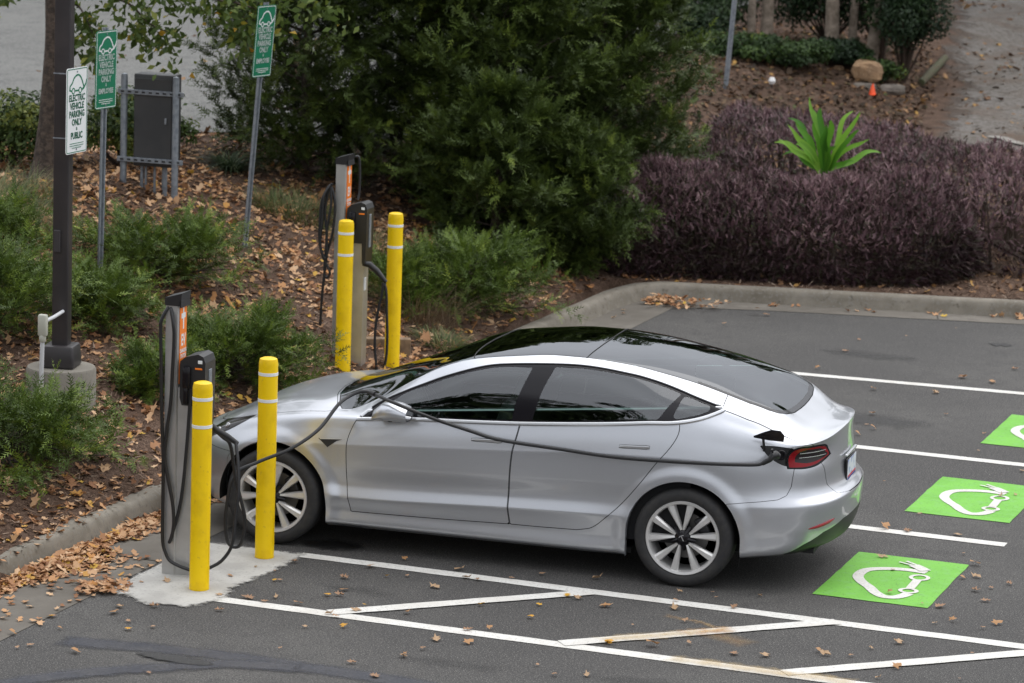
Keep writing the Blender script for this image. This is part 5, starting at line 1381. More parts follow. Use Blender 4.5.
# ball marker, rocks, cone, log
t = empty('garden_light', (-.05, 20.45, hz(-.05, 20.45)))
mb = MB(); mb.lathe([(0, -.05), (.03, -.04), (.048, 0), (.03, .042), (0, .05)], (0, 0, .09), 20); mb.build('globe', M_white, t, True)
mb = MB(); mb.tube([(0, 0, -.05), (0, 0, .05)], .01, 8); mb.build('stake', M_black, t)
tag(t, 'small round white globe light on the ground behind the hedge', 'garden light')
M_rock = pmat('sandstone', (0.35, 0.22, 0.12), 0.9, noise=[(5, (0.24, 0.15, 0.085), .42, .6), (40, (0.42, 0.30, 0.18), .55, .7)], bump=(30, .6, .02))
M_rock2 = pmat('grey_rock', (0.17, 0.145, 0.12), 0.9, noise=[(7, (0.10, 0.085, 0.07), .42, .6)], bump=(30, .6, .02))
def rock(x, y, z, sx, sy, sz, mat, label, seed, rz=0):
    r = np.random.default_rng(seed); V = []; F = []; n, m = 13, 8
    ph = r.uniform(0, 6, 8)
    for j in range(m + 1):
        th = math.pi * j / m
        for k in range(n):
            a_ = 2 * math.pi * k / n
            d_ = 1 + .13 * math.sin(2 * a_ + ph[0]) * math.sin(th) + .08 * math.sin(3 * a_ + ph[1] + 2 * th) + .05 * math.sin(5 * th + ph[2] + 2 * a_) + .04 * r.normal() * math.sin(th)
            q = [math.sin(th) * math.cos(a_) * d_, math.sin(th) * math.sin(a_) * d_, math.cos(th) * d_]
            q = [np.sign(c_) * abs(c_) ** .7 for c_ in q]
            V.append((q[0] * sx * (1 + .05 * r.normal() * math.sin(th)), q[1] * sy, q[2] * sz))
    for j in range(m):
        for k in range(n): F.append((j * n + k, (j + 1) * n + k, (j + 1) * n + (k + 1) % n, j * n + (k + 1) % n))
    o = mesh_np('rock', V, F, mat, None, False); o.location = (x, y, z); o.rotation_euler = (0, 0, rz); tag(o, label, 'rock')
    return o
rock(.80, 22.66, .90 + .15, .21, .16, .15, M_rock, 'large rounded tan boulder beside the tree trunks', 1, .2)
rock(.53, 22.55, .92, .06, .06, .07, M_rock, 'small tan stone tucked left of the large boulder', 2)
rock(.38, 22.9, 1.04, .07, .07, .05, M_rock, 'tan stone half hidden in the shrubs left of the boulder', 3)
rock(.83, 22.35, .84, .21, .15, .09, M_rock2, 'dark grey flat rock under the large boulder', 4)
rock(1.17, 22.55, .84, .20, .16, .075, M_rock2, 'pale flat rock at the foot of the dark shrub', 5)
M_cone = pmat('orange_plastic', (0.85, 0.09, 0.015), 0.45)
t = empty('marker_cone', (1.0, 22.02, hz(1.0, 22.02)))
mb = MB(); mb.lathe([(.052, .0), (.045, .02), (.010, .15), (0, .152)], n=16); mb.build('cone_body', M_cone, t, angle=50)
mb = MB(); mb.box((0, 0, .006), (.13, .13, .012), .003); mb.build('cone_base', M_cone, t)
tag(t, 'small orange marker cone by the rocks', 'cone')
M_moss = pmat('mossy_wood', (0.055, 0.065, 0.025), 0.9, noise=(20, (0.07, 0.05, 0.03), .42, .6))
mb = MB(); mb.tube([(1.40, 23.6, hz(1.40, 23.6) + .04), (1.42, 24.5, hz(1.42, 24.5) + .07), (1.42, 25.6, hz(1.42, 25.6) + .07)], [.05, .06, .05], 10)
o = mb.build('fallen_log', M_moss, None, True); tag(o, 'green mossy log lying along the edge of the gravel path', 'log')

# ------------------------------------------------------------------ PLANTS
def norm(a): return a / (np.linalg.norm(a, axis=-1, keepdims=True) + 1e-9)
def sprays(P, D, L, nn, nl, nw, r, droop=0.0):
    """needle sprays: P,D (N,3); flat fans of nn needles on each stem -> V,T,(spray index)"""
    N = len(P); D = norm(D)
    S = norm(np.cross(D, np.array([0, 0, 1.0]) + r.normal(0, .45, (N, 3))))
    out = []
    for k in range(nn):
        f = (k + .5) / nn; sg = 1 if k % 2 else -1
        base = P + D * (L * f)[:, None]; base[:, 2] -= droop * L * f * f
        nd = norm(D * (.55 + .5 * f) + S * (sg * (1 - .35 * f)) + r.normal(0, .12, (N, 3)))
        ln = nl * (1.05 - .45 * f) * r.uniform(.75, 1.2, N)
        w = nw * .5
        out.append(np.stack([base - D * w, base + D * w, base + nd * ln[:, None]], 1))
    V = np.stack(out, 1).reshape(-1, 3)
    T = np.arange(len(V)).reshape(-1, 3)
    return V, T, np.repeat(np.arange(N), nn)
def leaves(P, Nn, size, asp, r, fold=.15):
    N = len(P); Nn = norm(Nn); A_ = norm(np.cross(Nn, r.normal(0, 1, (N, 3)))); B_ = np.cross(Nn, A_)
    s = (size * r.uniform(.6, 1.3, N))[:, None]
    V = np.stack([P, P + A_ * s * .5 + B_ * s * asp * .5 + Nn * s * fold, P + A_ * s, P + A_ * s * .5 - B_ * s * asp * .5 + Nn * s * fold], 1).reshape(-1, 3)
    return V, np.arange(4 * N).reshape(N, 4)
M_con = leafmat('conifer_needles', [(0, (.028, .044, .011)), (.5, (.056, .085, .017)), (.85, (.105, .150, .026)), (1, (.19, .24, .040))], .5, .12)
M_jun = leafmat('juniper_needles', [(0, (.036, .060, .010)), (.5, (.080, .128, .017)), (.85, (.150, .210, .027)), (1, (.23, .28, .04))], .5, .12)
M_bark = pmat('bark', (0.075, 0.055, 0.042), 0.95, noise=[(18, (0.035, 0.026, 0.02), .42, .6)], bump=(30, .8, .02))
M_barkp = pmat('pale_bark', (0.26, 0.21, 0.165), 0.95, noise=[(9, (0.15, 0.12, 0.09), .42, .6)], bump=(25, .8, .02))
M_twig = pmat('twig', (0.05, 0.032, 0.022), 0.9)

def conifer(x, y, H, Rr, nl, ntw, nsp, seed, label, z0=.1, low=0.0, shape=None, sl=.15, name='evergreen_tree', group=None, mat=None, cat='evergreen', tip=.8, flat_=.0, needle=(.050, .022), dirs=None, elk=.55):
    r = np.random.default_rng(seed); base = np.array([x, y, hz(x, y) - .05])
    t = empty(name, tuple(base)); shape = shape or (lambda f: (1 - f) ** .6)
    wood = MB(); wood.tube([(0, 0, 0), (.03, .02, H * .5), (.0, .05, H * .97)], [Rr * .055, Rr * .035, .012], 10)
    P = []; D = []; TI = []; LL = []
    for i in range(nl):
        f = low + (1 - low) * (i + r.uniform(0, .8)) / nl; f = min(f, .985)
        az = i * 2.39996 + r.normal(0, .35); Lr = Rr * shape(f) * r.uniform(.72, 1.12)
        if dirs is not None: Lr *= dirs(az)
        el = r.uniform(-.05, .25) + .55 * f ** 1.5 * elk / .55 + flat_
        d0 = np.array([math.cos(az) * math.cos(el), math.sin(az) * math.cos(el), math.sin(el)])
        s0 = np.array([0, 0, H * f * .96 + .02]); nseg = 8; pts = [s0]; d_ = d0.copy()
        for k in range(nseg):
            d_ = norm(d_ + np.array([0, 0, .05 * tip]) + r.normal(0, .07, 3)); pts.append(pts[-1] + d_ * Lr / nseg)
        wood.tube([tuple(q) for q in pts[:7]], list(np.linspace(max(.006, Lr * .018), .004, 7)), 5, False)
        pts = np.array(pts)
        for j in range(ntw):
            q = (.18 + .82 * (j + r.uniform(0, 1)) / ntw) * nseg; a_ = int(min(q, nseg - 1)); fr = q - a_
            b0 = pts[a_] + (pts[a_ + 1] - pts[a_]) * fr; dl = norm(pts[a_ + 1] - pts[a_])
            side = norm(np.cross(dl, np.array([0, 0, 1.0]) + r.normal(0, .5, 3))) * (1 if j % 2 else -1)
            td = norm(dl * r.uniform(.5, 1.0) + side * r.uniform(.5, 1.0) + r.normal(0, .22, 3) + np.array([0, 0, .12]))
            tl = Lr * .34 * (1.1 - .6 * q / nseg) * r.uniform(.6, 1.2) + .08
            tn = r.uniform(0, .55) + .15 * r.normal()
            ks = np.arange(nsp); fk = (ks + r.uniform(0, 1, nsp)) / nsp
            P.append(b0 + td * (tl * fk)[:, None] + r.normal(0, .012, (nsp, 3)))
            D.append(norm(td + r.normal(0, .45, (nsp, 3)) + np.array([0, 0, .15])))
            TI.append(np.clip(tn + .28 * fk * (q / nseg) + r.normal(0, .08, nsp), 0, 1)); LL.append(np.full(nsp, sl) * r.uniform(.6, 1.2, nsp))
    P = np.vstack(P); D = np.vstack(D); TI = np.concatenate(TI); LL = np.concatenate(LL)
    k = P[:, 2] > .0; P, D, TI, LL = P[k], D[k], TI[k], LL[k]
    NN = 8
    V, T, si = sprays(P, D, LL, NN, needle[0], needle[1], r, .1)
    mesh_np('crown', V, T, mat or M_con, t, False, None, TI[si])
    wood.build('trunk', M_bark, t, True)
    tag(t, label, cat, group)
    return t
bul = lambda f: (min(1, .55 + 1.6 * f) if f < .3 else (1 - (f - .3) / .7) ** .55)
bul2 = lambda f: math.sqrt(max(0, 1 - (f * 1.02 - .12) ** 2 / .82)) if f < .95 else .25
G = 'dark evergreens massed behind the far charging station'
conifer(-1.75, 10.6, 3.5, 1.45, 95, 19, 13, 1, 'dark evergreen tree just right of the leaning sign', shape=bul2, group=G)
conifer(-.85, 10.25, 3.3, 1.2, 90, 18, 13, 2, 'dark evergreen tree directly behind the far free standing bollard', shape=bul2, group=G)
conifer(-.12, 11.55, 3.3, 1.2, 95, 19, 13, 3, 'bushy evergreen tree nearest the purple hedge with lighter green tips', shape=bul2, group=G)
conifer(-1.0, 12.6, 3.8, 1.7, 90, 17, 13, 4, 'tallest dark evergreen at the back of the group', shape=bul2, group=G)
conifer(-2.75, 9.9, 3.3, 1.15, 85, 17, 12, 5, 'loose dark evergreen branches behind the leaning sign post', shape=bul2, group=G)
conifer(.05, 9.95, 1.35, .80, 55, 16, 12, 6, 'low evergreen skirt with fresh green tips beside the kerb corner', shape=bul, group=G, tip=.5)
conifer(-.55, 9.3, 1.7, .95, 60, 16, 12, 7, 'low dark evergreen bush in front of the tall ones', shape=bul, group=G)
flatj = lambda f: 1 - .55 * f
GJ = 'low spreading evergreens planted on the mulch bank'
def juniper(x, y, rad, h, seed, label, n=34, dirs=None):
    return conifer(x, y, h * .62, rad * 1.1, n, 12, 9, seed, label, shape=flatj, sl=.13, name='spreading_evergreen', group=GJ, mat=M_jun, cat='shrub', tip=.35, flat_=.06, needle=(.040, .015), dirs=dirs, elk=.40)
juniper(-1.22, -.66, .92, .30, 11, 'spreading evergreen nearest the camera, below the lamp post footing', 44)
juniper(-1.75, -1.6, .5, .34, 12, 'spreading evergreen cut by the left picture edge near the kerb', 24)
juniper(-2.55, 1.9, .85, .62, 13, 'tall feathery spreading evergreen left of the lamp post', 44)
juniper(-2.05, 2.95, .55, .42, 19, 'spreading evergreen behind the lamp post at the foot of the upright sign', 26)
juniper(-2.25, 4.75, .90, .38, 14, 'broad spreading evergreen behind the upright sign post', 44)
juniper(-3.3, 3.4, .7, .5, 15, 'spreading evergreen at the left edge behind the lamp post', 30)
juniper(-.78, 2.75, .78, .48, 16, 'spreading evergreen between the two charging stations', 44)
juniper(-1.05, 1.75, .42, .40, 20, 'small spreading evergreen just behind the near charging station', 20)
juniper(-.20, 7.3, .85, .62, 17, 'bright spreading evergreen right of the far bollard', 44)
juniper(-.65, 6.5, .45, .55, 18, 'small tangled evergreen just behind the far bollards', 20)

# purple hedges ------------------------------------------------------
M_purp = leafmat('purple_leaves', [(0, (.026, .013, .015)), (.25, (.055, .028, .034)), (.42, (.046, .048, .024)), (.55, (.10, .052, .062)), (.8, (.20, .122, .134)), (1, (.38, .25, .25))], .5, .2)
def hedge(foot, H, n, seed, label, tall=.10):
    r = np.random.default_rng(seed); foot = round_poly(foot, 4)
    lo = foot.min(0); hi = foot.max(0)
    c_ = foot.mean(0); t = empty('purple_hedge', (c_[0], c_[1], 0))
    M = int(n * 9); X = r.uniform(lo, hi, (M, 2)); sd = -sdf(X, foot); k = sd > -.02; X = X[k]; sd = sd[k]
    lump = .05 * np.sin(X[:, 0] * 4.1 + 1) * np.sin(X[:, 1] * 3.3) + .035 * np.sin(X[:, 0] * 9 + X[:, 1] * 7)
    lump = lump * 1.5 + .04 * np.sin(X[:, 0] * 2.2 + X[:, 1] * 1.7)
    top = H * (1 - .48 * np.clip(1 - sd / .5, 0, 1) ** 2.0) + lump
    z = r.uniform(0, 1, len(X)) * top
    bulge = .10 * np.sin(np.pi * np.clip(z / H, 0, 1)) + .035 * np.sin(X[:, 0] * 7 + z * 9) * np.sin(X[:, 1] * 6)
    depth = np.minimum(top - z, sd + bulge - .02)
    keep = (depth < .16 * r.uniform(.15, 1, len(X)) ** .8) & (depth > -.03); X, z, sd, top, depth = X[keep][:n], z[keep][:n], sd[keep][:n], top[keep][:n], depth[keep][:n]
    g0 = height(X[:, 0], X[:, 1])
    P = np.stack([X[:, 0] - c_[0], X[:, 1] - c_[1], g0 + z], 1)
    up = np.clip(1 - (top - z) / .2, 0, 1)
    Nn = norm(np.stack([r.normal(0, 1, len(X)), r.normal(0, 1, len(X)) - .4, .6 + r.normal(0, .6, len(X))], 1))
    nh = len(P) // 3; P = P[:nh]; X = X[:nh]; up = up[:nh]; sd = sd[:nh]
    out_ = norm(np.stack([X[:, 0] - c_[0], X[:, 1] - c_[1], 0 * up], 1)) * (1 - up[:, None]) + np.array([0, 0, 1.0]) * (.25 + .9 * up[:, None])
    V, F, si = sprays(P, norm(out_ * 1.1 + r.normal(0, .8, (nh, 3))), .09 * r.uniform(.6, 1.3, nh), 9, .022, .020, r, .15)
    tint = np.clip(r.uniform(0, .62, nh) + .38 * up * r.uniform(.3, 1, nh) + .1 * np.sin(P[:, 0] * 3), 0, 1)  # paler towards the top: new growth, plus the lit hedge top put into leaf colour
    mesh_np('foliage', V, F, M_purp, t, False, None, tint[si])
    # fine shoots standing out of the top
    M2 = int(n * .03); X = r.uniform(lo, hi, (M2 * 3, 2)); sd = -sdf(X, foot); X = X[sd > .05][:M2]; sd = sd[sd > .05][:M2]
    lump = .05 * np.sin(X[:, 0] * 4.1 + 1) * np.sin(X[:, 1] * 3.3) + .035 * np.sin(X[:, 0] * 9 + X[:, 1] * 7)
    lump = lump * 1.5 + .04 * np.sin(X[:, 0] * 2.2 + X[:, 1] * 1.7)
    zt = H * (1 - .48 * np.clip(1 - sd / .5, 0, 1) ** 2.0) + lump + height(X[:, 0], X[:, 1]) - .04
    P = np.stack([X[:, 0] - c_[0], X[:, 1] - c_[1], zt], 1); D = norm(np.stack([r.normal(0, .7, len(P)), r.normal(0, .7, len(P)), np.ones(len(P))], 1))
    V, T, si = sprays(P, D, tall * r.uniform(.6, 1.5, len(P)), 10, .026, .012, r)
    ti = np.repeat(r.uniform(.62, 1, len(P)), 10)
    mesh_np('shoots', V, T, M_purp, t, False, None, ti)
    # dense dark branches inside
    mb = MB()
    for k in range(260):
        q = r.uniform(lo, hi)
        if -sdf(np.array([q]), foot)[0] < .12: continue
        a_ = r.uniform(0, 6.28); g1 = hz(q[0], q[1])
        e_ = np.array([math.cos(a_), math.sin(a_)]) * r.uniform(.05, .14)
        mb.tube([(0, 0, hz(c_[0], c_[1]) + .02), (q[0] - c_[0], q[1] - c_[1], g1 + .03), (q[0] - c_[0] + e_[0] * .5, q[1] - c_[1] + e_[1] * .5, g1 + H * .5), (q[0] - c_[0] + e_[0], q[1] - c_[1] + e_[1], g1 + H * .85)], [.02, .02, .015, .006], 5, False)
    mb.build('branches', M_twig, t)
    tag(t, label, 'hedge', 'clipped purple leaved hedges')
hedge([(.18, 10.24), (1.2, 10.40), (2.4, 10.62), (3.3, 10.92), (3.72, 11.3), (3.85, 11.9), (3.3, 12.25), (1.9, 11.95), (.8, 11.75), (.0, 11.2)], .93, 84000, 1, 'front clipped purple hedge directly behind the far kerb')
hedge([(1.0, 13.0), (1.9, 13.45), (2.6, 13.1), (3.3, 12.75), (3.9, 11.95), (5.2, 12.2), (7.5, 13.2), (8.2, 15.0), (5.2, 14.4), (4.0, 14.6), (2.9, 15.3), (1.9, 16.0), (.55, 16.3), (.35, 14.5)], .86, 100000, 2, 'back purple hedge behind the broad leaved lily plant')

def blades(P, D, L, w, r, bend=.6, seg=4):
    N = len(P); D = norm(D); S = norm(np.cross(D, [0, 0, 1.0]) + 1e-6) * (w * .5)
    rows = []; out = norm(D * [1, 1, 0] + 1e-6)
    for k in range(seg + 1):
        f = k / seg
        c_ = P + D * (L * f)[:, None] + out * (L * bend * f * f * .5)[:, None] - np.array([0, 0, 1.0]) * (L * bend * f * f * .55)[:, None]
        ww = S * (1 - f ** 1.5) * (1.0)
        rows.append(np.stack([c_ - ww, c_ + ww], 1))
    V = np.stack(rows, 1).reshape(-1, 3); b = (np.arange(N) * (seg + 1) * 2)[:, None]
    q = np.concatenate([np.stack([2 * k + 0 * b[:, 0], 2 * k + 1 + 0 * b[:, 0], 2 * k + 3 + 0 * b[:, 0], 2 * k + 2 + 0 * b[:, 0]], 1)[:, None] for k in range(seg)], 1)
    return V, (q + b[:, :, None]).reshape(-1, 4)
M_mondo = leafmat('dark_grass', [(0, (.018, .032, .014)), (.7, (.05, .085, .035)), (1, (.16, .19, .10))], .45, .2)
M_grass = leafmat('rough_grass', [(0, (.05, .075, .025)), (.5, (.10, .14, .045)), (.8, (.20, .19, .08)), (1, (.26, .20, .11))], .55, .3)
M_gg = leafmat('bright_grass', [(0, (.03, .09, .02)), (.7, (.07, .17, .035)), (1, (.16, .24, .07))], .5, .3)
def tuft(x, y, rad, L, n, mat, seed, label, name='grass_tuft', w=.010, spread=.9, bend=.7, cat='grass', group='grassy clumps on the bank'):
    r = np.random.default_rng(seed); a_ = r.uniform(0, 6.28, n); q = rad * np.sqrt(r.uniform(0, 1, n))
    P = np.stack([q * np.cos(a_), q * np.sin(a_), -.02 + np.zeros(n)], 1)
    P[:, 2] += height(P[:, 0] + x, P[:, 1] + y) - hz(x, y)
    D = norm(np.stack([np.cos(a_) * spread * r.uniform(0, 1, n) + r.normal(0, .2, n), np.sin(a_) * spread * r.uniform(0, 1, n) + r.normal(0, .2, n), np.ones(n)], 1))
    V, F = blades(P, D, L * r.uniform(.5, 1.15, n), w, r, bend)
    o = mesh_np(name, V, F, mat, None, False, None, np.repeat(r.uniform(0, 1, n), 4)); o.location = (x, y, hz(x, y))
    tag(o, label, cat, group)
tuft(-3.22, 9.05, .10, .42, 420, M_mondo, 1, 'dark arching grass tuft at the road edge beyond the cabinet', w=.011, spread=1.3, bend=1.0)
tuft(-2.25, 8.3, .42, .34, 800, M_grass, 2, 'rough olive grass under the dark evergreens near the leaning sign', w=.007)
tuft(-1.5, 8.0, .3, .30, 400, M_grass, 3, 'dry brownish grass left of the far charging station', w=.006)
tuft(-.60, 7.5, .18, .42, 260, M_gg, 4, 'bright upright grass blades behind the far free standing bollard', w=.010, bend=.35)
tuft(.02, 5.75, .20, .26, 420, M_grass, 5, 'low green grass clump at the kerb beyond the far bollard', w=.008, spread=1.3)
tuft(-3.7, 4.6, .60, .45, 1500, M_grass, 6, 'pale wispy ornamental grass at the left picture edge', w=.005, spread=.8)
tuft(-4.2, 5.6, .60, .45, 1200, M_grass, 7, 'wispy ornamental grass in front of the tree trunk', w=.005, spread=.8)
tuft(-1.0, 7.2, .12, .62, 60, leafmat('dry_stalks', [(0, (.16, .09, .05)), (1, (.28, .18, .10))], .7, .1), 8, 'thin reddish dry stalks behind the far charging station', w=.007, spread=.5, bend=.2)
tuft(-.35, 6.35, .32, .55, 520, leafmat('dry_stalk', [(0, (.14, .10, .06)), (1, (.26, .19, .12))], .7, .1), 9, 'tangle of dry brown stems right of the far bollard', w=.005, spread=1.1, bend=.5)

# broad leaved lily
M_lily = leafmat('lily_leaf', [(0, (.06, .19, .02)), (.6, (.12, .31, .03)), (1, (.24, .44, .05))], .35, .3)
t = empty('broad_leaf_plant', (2.12, 12.55, hz(2.12, 12.55)))
spec = [(-.46, .30, -.8, .4), (.40, .50, -.8, .4), (.10, .66, -.7, .4), (-.24, .70, .7, .4), (.55, .22, .5, .4), (.22, .72, .6, .4), (-.38, .46, -.7, .4), (-.56, .26, .2, .48), (-.44, .60, .5, .50), (-.30, .50, -.4, .46), (-.13, .52, -.3, .55), (-.10, .74, .1, .62), (.02, .50, -.6, .55), (.34, .64, .1, .62), (.30, .40, -.5, .55), (.48, .36, -.2, .60), (.34, .14, -.4, .42), (-.30, .34, -.6, .40), (.14, .30, -.7, .42), (-.20, .62, .6, .4), (-.42, .22, -.5, .40)]
r = np.random.default_rng(9)
for i, (dx, dz_, dy, L_) in enumerate(spec):
    b0 = Vector((dx * .10, dy * .06, .76 + .02 * (i % 4))); tip = Vector((dx, dy * .35, .82 + dz_)); mid = b0.lerp(tip, .5) + Vector((0, 0, .07 + .05 * abs(dx)))
    V = []; F = []; n = 12
    for k in range(n + 1):
        f = k / n; c_ = b0 * (1 - f) ** 2 + mid * 2 * f * (1 - f) + tip * f * f
        d_ = ((mid - b0) * (1 - f) + (tip - mid) * f).normalized(); s = d_.cross(Vector((0, -.75, .65))).normalized()
        ww = (.030 + .012 * ((i * 7) % 5) / 4) * (math.sin(math.pi * min(1, f * .92 + .07)) ** .75) * (1 - .1 * f)
        c_ = c_ + Vector((.015 * math.sin(9 * f + i), 0, .02 * math.sin(7 * f + 2 * i) - .05 * f ** 4 * (i % 3)))
        nn_ = d_.cross(s)
        V += [tuple(c_ - s * ww - nn_ * ww * .25), tuple(c_), tuple(c_ + s * ww - nn_ * ww * .25)]
    for k in range(n): F += [(3 * k, 3 * k + 1, 3 * k + 4, 3 * k + 3), (3 * k + 1, 3 * k + 2, 3 * k + 5, 3 * k + 4)]
    mesh_np('leaf', V, F, M_lily, t, True, None, np.full(len(F), r.uniform(0, 1)))
mb = MB()
for k in range(5): mb.tube([(.03 * math.cos(k * 1.3), .03 * math.sin(k * 1.3), -.02), (.02 * math.cos(k * 1.3), .02 * math.sin(k * 1.3), .80)], [.018, .012], 8)
mb.build('stem', M_lily, t, True)
tag(t, 'bright green broad leaved lily plant growing between the two purple hedges', 'plant')
# small green bush in the gap between hedges
juniper(.85, 12.45, .42, .92, 33, 'green feathery bush squeezed between the two purple hedges', 26)

# broadleaf shrubs and trees -----------------------------------------
def lobes(P0, n, size, rad, r, squash=.8):
    """points spread in an uneven shell of lobes"""
    a_ = norm(r.normal(0, 1, (n, 3))); q = rad * (r.uniform(.35, 1, n) ** .5)
    return P0 + a_ * q[:, None] * [1, 1, squash], a_
def shrub(x, y, rad, H, n, mat, seed, label, size=.06, name='shrub', asp=.5, cat='shrub', group=None, nlob=12):
    r = np.random.default_rng(seed); t = empty(name, (x, y, hz(x, y) - .03)); Vs = []; Fs = []; ts = []; off = 0; wood = MB()
    for k in range(nlob):
        a_ = r.uniform(0, 6.28); q = rad * .62 * math.sqrt(r.uniform(0, 1)); c_ = np.array([q * math.cos(a_), q * math.sin(a_), H * r.uniform(.30, .80)])
        P, d_ = lobes(c_, n // nlob, 0, rad * r.uniform(.32, .52), r, min(1.1, H / rad * .55))
        k_ = P[:, 2] > .02; P, d_ = P[k_], d_[k_]
        V, F = leaves(P, d_ * .7 + r.normal(0, .5, P.shape) + [0, 0, .5], size, asp, r)
        Vs.append(V); Fs.append(F + off); off += len(V); ts.append(np.clip(r.uniform(0, .7) + r.uniform(0, .3, len(P)), 0, 1))
        wood.tube([(0, 0, 0), tuple(c_ * .5 + r.normal(0, .03, 3)), tuple(c_)], [.02, .013, .005], 5, False)
    mesh_np('foliage', np.vstack(Vs), np.vstack(Fs), mat, t, False, None, np.concatenate(ts)); wood.build('branches', M_twig, t)
    tag(t, label, cat, group)
    return t
M_shr = leafmat('shrub_leaves', [(0, (.025, .05, .015)), (.5, (.06, .10, .025)), (.8, (.13, .17, .035)), (1, (.24, .25, .05))], .5, .25)
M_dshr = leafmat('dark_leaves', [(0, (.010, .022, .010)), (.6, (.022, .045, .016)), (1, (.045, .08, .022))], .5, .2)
M_ushr = leafmat('understory_leaves', [(0, (.018, .035, .012)), (.6, (.04, .075, .02)), (.9, (.07, .12, .025)), (1, (.18, .22, .03))], .5, .25)
shrub(-4.95, 7.5, .75, .75, 5200, M_shr, 1, 'yellow green leafy shrub at the left picture edge beside the tree')
shrub(-4.0, 8.1, .60, .80, 4200, M_shr, 2, 'leafy shrub between the tree trunk and the lamp post', nlob=14)
shrub(-3.95, 9.2, .35, .42, 1500, M_shr, 3, 'small light green shrub behind the cabinet posts', .05)
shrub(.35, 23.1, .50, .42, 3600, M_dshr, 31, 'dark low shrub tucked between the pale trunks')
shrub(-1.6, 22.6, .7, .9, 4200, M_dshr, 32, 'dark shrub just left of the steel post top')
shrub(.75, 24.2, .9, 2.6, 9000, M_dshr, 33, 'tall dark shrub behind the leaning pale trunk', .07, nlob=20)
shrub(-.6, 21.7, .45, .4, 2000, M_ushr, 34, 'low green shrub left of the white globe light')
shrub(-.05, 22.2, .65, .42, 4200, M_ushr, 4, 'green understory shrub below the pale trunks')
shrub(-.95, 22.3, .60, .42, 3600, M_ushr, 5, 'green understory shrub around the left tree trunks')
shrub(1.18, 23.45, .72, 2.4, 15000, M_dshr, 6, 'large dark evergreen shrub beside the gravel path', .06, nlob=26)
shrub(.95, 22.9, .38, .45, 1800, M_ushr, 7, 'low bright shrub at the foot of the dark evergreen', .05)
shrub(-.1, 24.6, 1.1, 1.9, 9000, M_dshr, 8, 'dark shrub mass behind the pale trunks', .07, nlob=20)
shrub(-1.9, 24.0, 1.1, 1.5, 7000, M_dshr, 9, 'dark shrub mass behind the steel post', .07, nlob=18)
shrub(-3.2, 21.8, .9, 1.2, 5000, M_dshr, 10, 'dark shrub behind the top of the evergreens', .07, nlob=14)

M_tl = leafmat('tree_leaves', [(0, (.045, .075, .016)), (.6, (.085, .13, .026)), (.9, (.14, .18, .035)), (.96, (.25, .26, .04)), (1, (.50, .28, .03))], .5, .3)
def tree(x, y, trunk, rads, branches, nleaf, crown, seed, label, bark=M_bark, size=.075, extra=None, lm=M_tl, group=None, name='broadleaf_tree'):
    """trunk: points relative to base; crown: list of (centre, radius) clumps"""
    r = np.random.default_rng(seed); t = empty(name, (x, y, hz(x, y) - .05))
    mb = MB(); mb.tube(smooth_path(trunk, 5), list(np.interp(np.linspace(0, 1, (len(trunk) - 1) * 5 + 1), np.linspace(0, 1, len(rads)), rads)), 16)
    for (pts, r0_, r1_) in branches:
        sp = smooth_path(pts, 4); mb.tube(sp, list(np.linspace(r0_, r1_, len(sp))), 7)
    P = []; Nn = []
    tot = sum(c_[1] ** 2 for c_ in crown) or 1
    for (c_, rad) in crown:
        m = int(nleaf * rad ** 2 / tot)
        # sub clumps so the outline stays uneven
        for k in range(max(3, int(rad * 9))):
            sc = np.array(c_) + norm(r.normal(0, 1, 3)) * rad * r.uniform(.2, .95) * [1, 1, .75]
            q, d_ = lobes(sc, m // max(3, int(rad * 9)), 0, rad * r.uniform(.18, .42), r, .7); P.append(q); Nn.append(d_ + r.normal(0, .6, q.shape) + [0, 0, .4])
        mb.tube([tuple(trunk[-1]), tuple((np.array(trunk[-1]) + np.array(c_)) / 2 + r.normal(0, .1, 3)), tuple(c_)], [rads[-1] * .6, rads[-1] * .4, .02], 6, False)
    if extra is not None: P.append(extra[0]); Nn.append(extra[1])
    P = np.vstack(P); Nn = np.vstack(Nn)
    V, F = leaves(P, Nn, size, .5, r)
    mesh_np('crown', V, F, lm, t, False, None, r.uniform(0, 1, len(P)))
    mb.build('trunk', bark, t, True)
    tag(t, label, 'tree', group)
# left tree: branches hang into the top of the picture
TB = (-4.08, 6.95)
def lx(px, py, D=0): # offsets along the picture-left branch plane, metres
    return None
bz = hz(*TB) - .05
def W3(x, y, z): return (x - TB[0], y - TB[1], z - bz)
brs = [[(-4.2, 7.0, 2.75), (-3.7, 6.3, 2.95), (-3.0, 6.0, 3.0), (-2.43, 6.1, 2.92), (-2.15, 6.2, 2.84), (-1.85, 6.3, 2.76)],
       [(-4.2, 7.0, 2.8), (-3.6, 6.5, 3.1), (-2.6, 6.3, 3.15), (-1.9, 6.4, 3.05), (-1.4, 6.5, 2.95)],
       [(-3.6, 6.3, 2.95), (-3.3, 6.2, 2.80), (-3.05, 6.15, 2.62), (-2.85, 6.15, 2.55)],
       [(-4.2, 7.0, 2.6), (-3.95, 6.5, 2.72), (-3.75, 6.3, 2.62), (-3.62, 6.2, 2.45)],
       [(-4.2, 7.0, 2.7), (-4.5, 6.5, 3.0), (-4.75, 6.2, 2.9), (-4.85, 6.1, 2.62)],
       [(-4.2, 7.0, 2.8), (-4.6, 7.3, 3.3), (-5.2, 7.6, 3.9)],
       [(-2.6, 6.2, 3.0), (-2.3, 6.2, 2.85), (-2.1, 6.2, 2.68)]]
brs = [[(a_[0] - .27 * .9 * (j_ > 0), a_[1] + .9 * (j_ > 0), a_[2] + .02) for j_, a_ in enumerate(b_)] for b_ in brs]
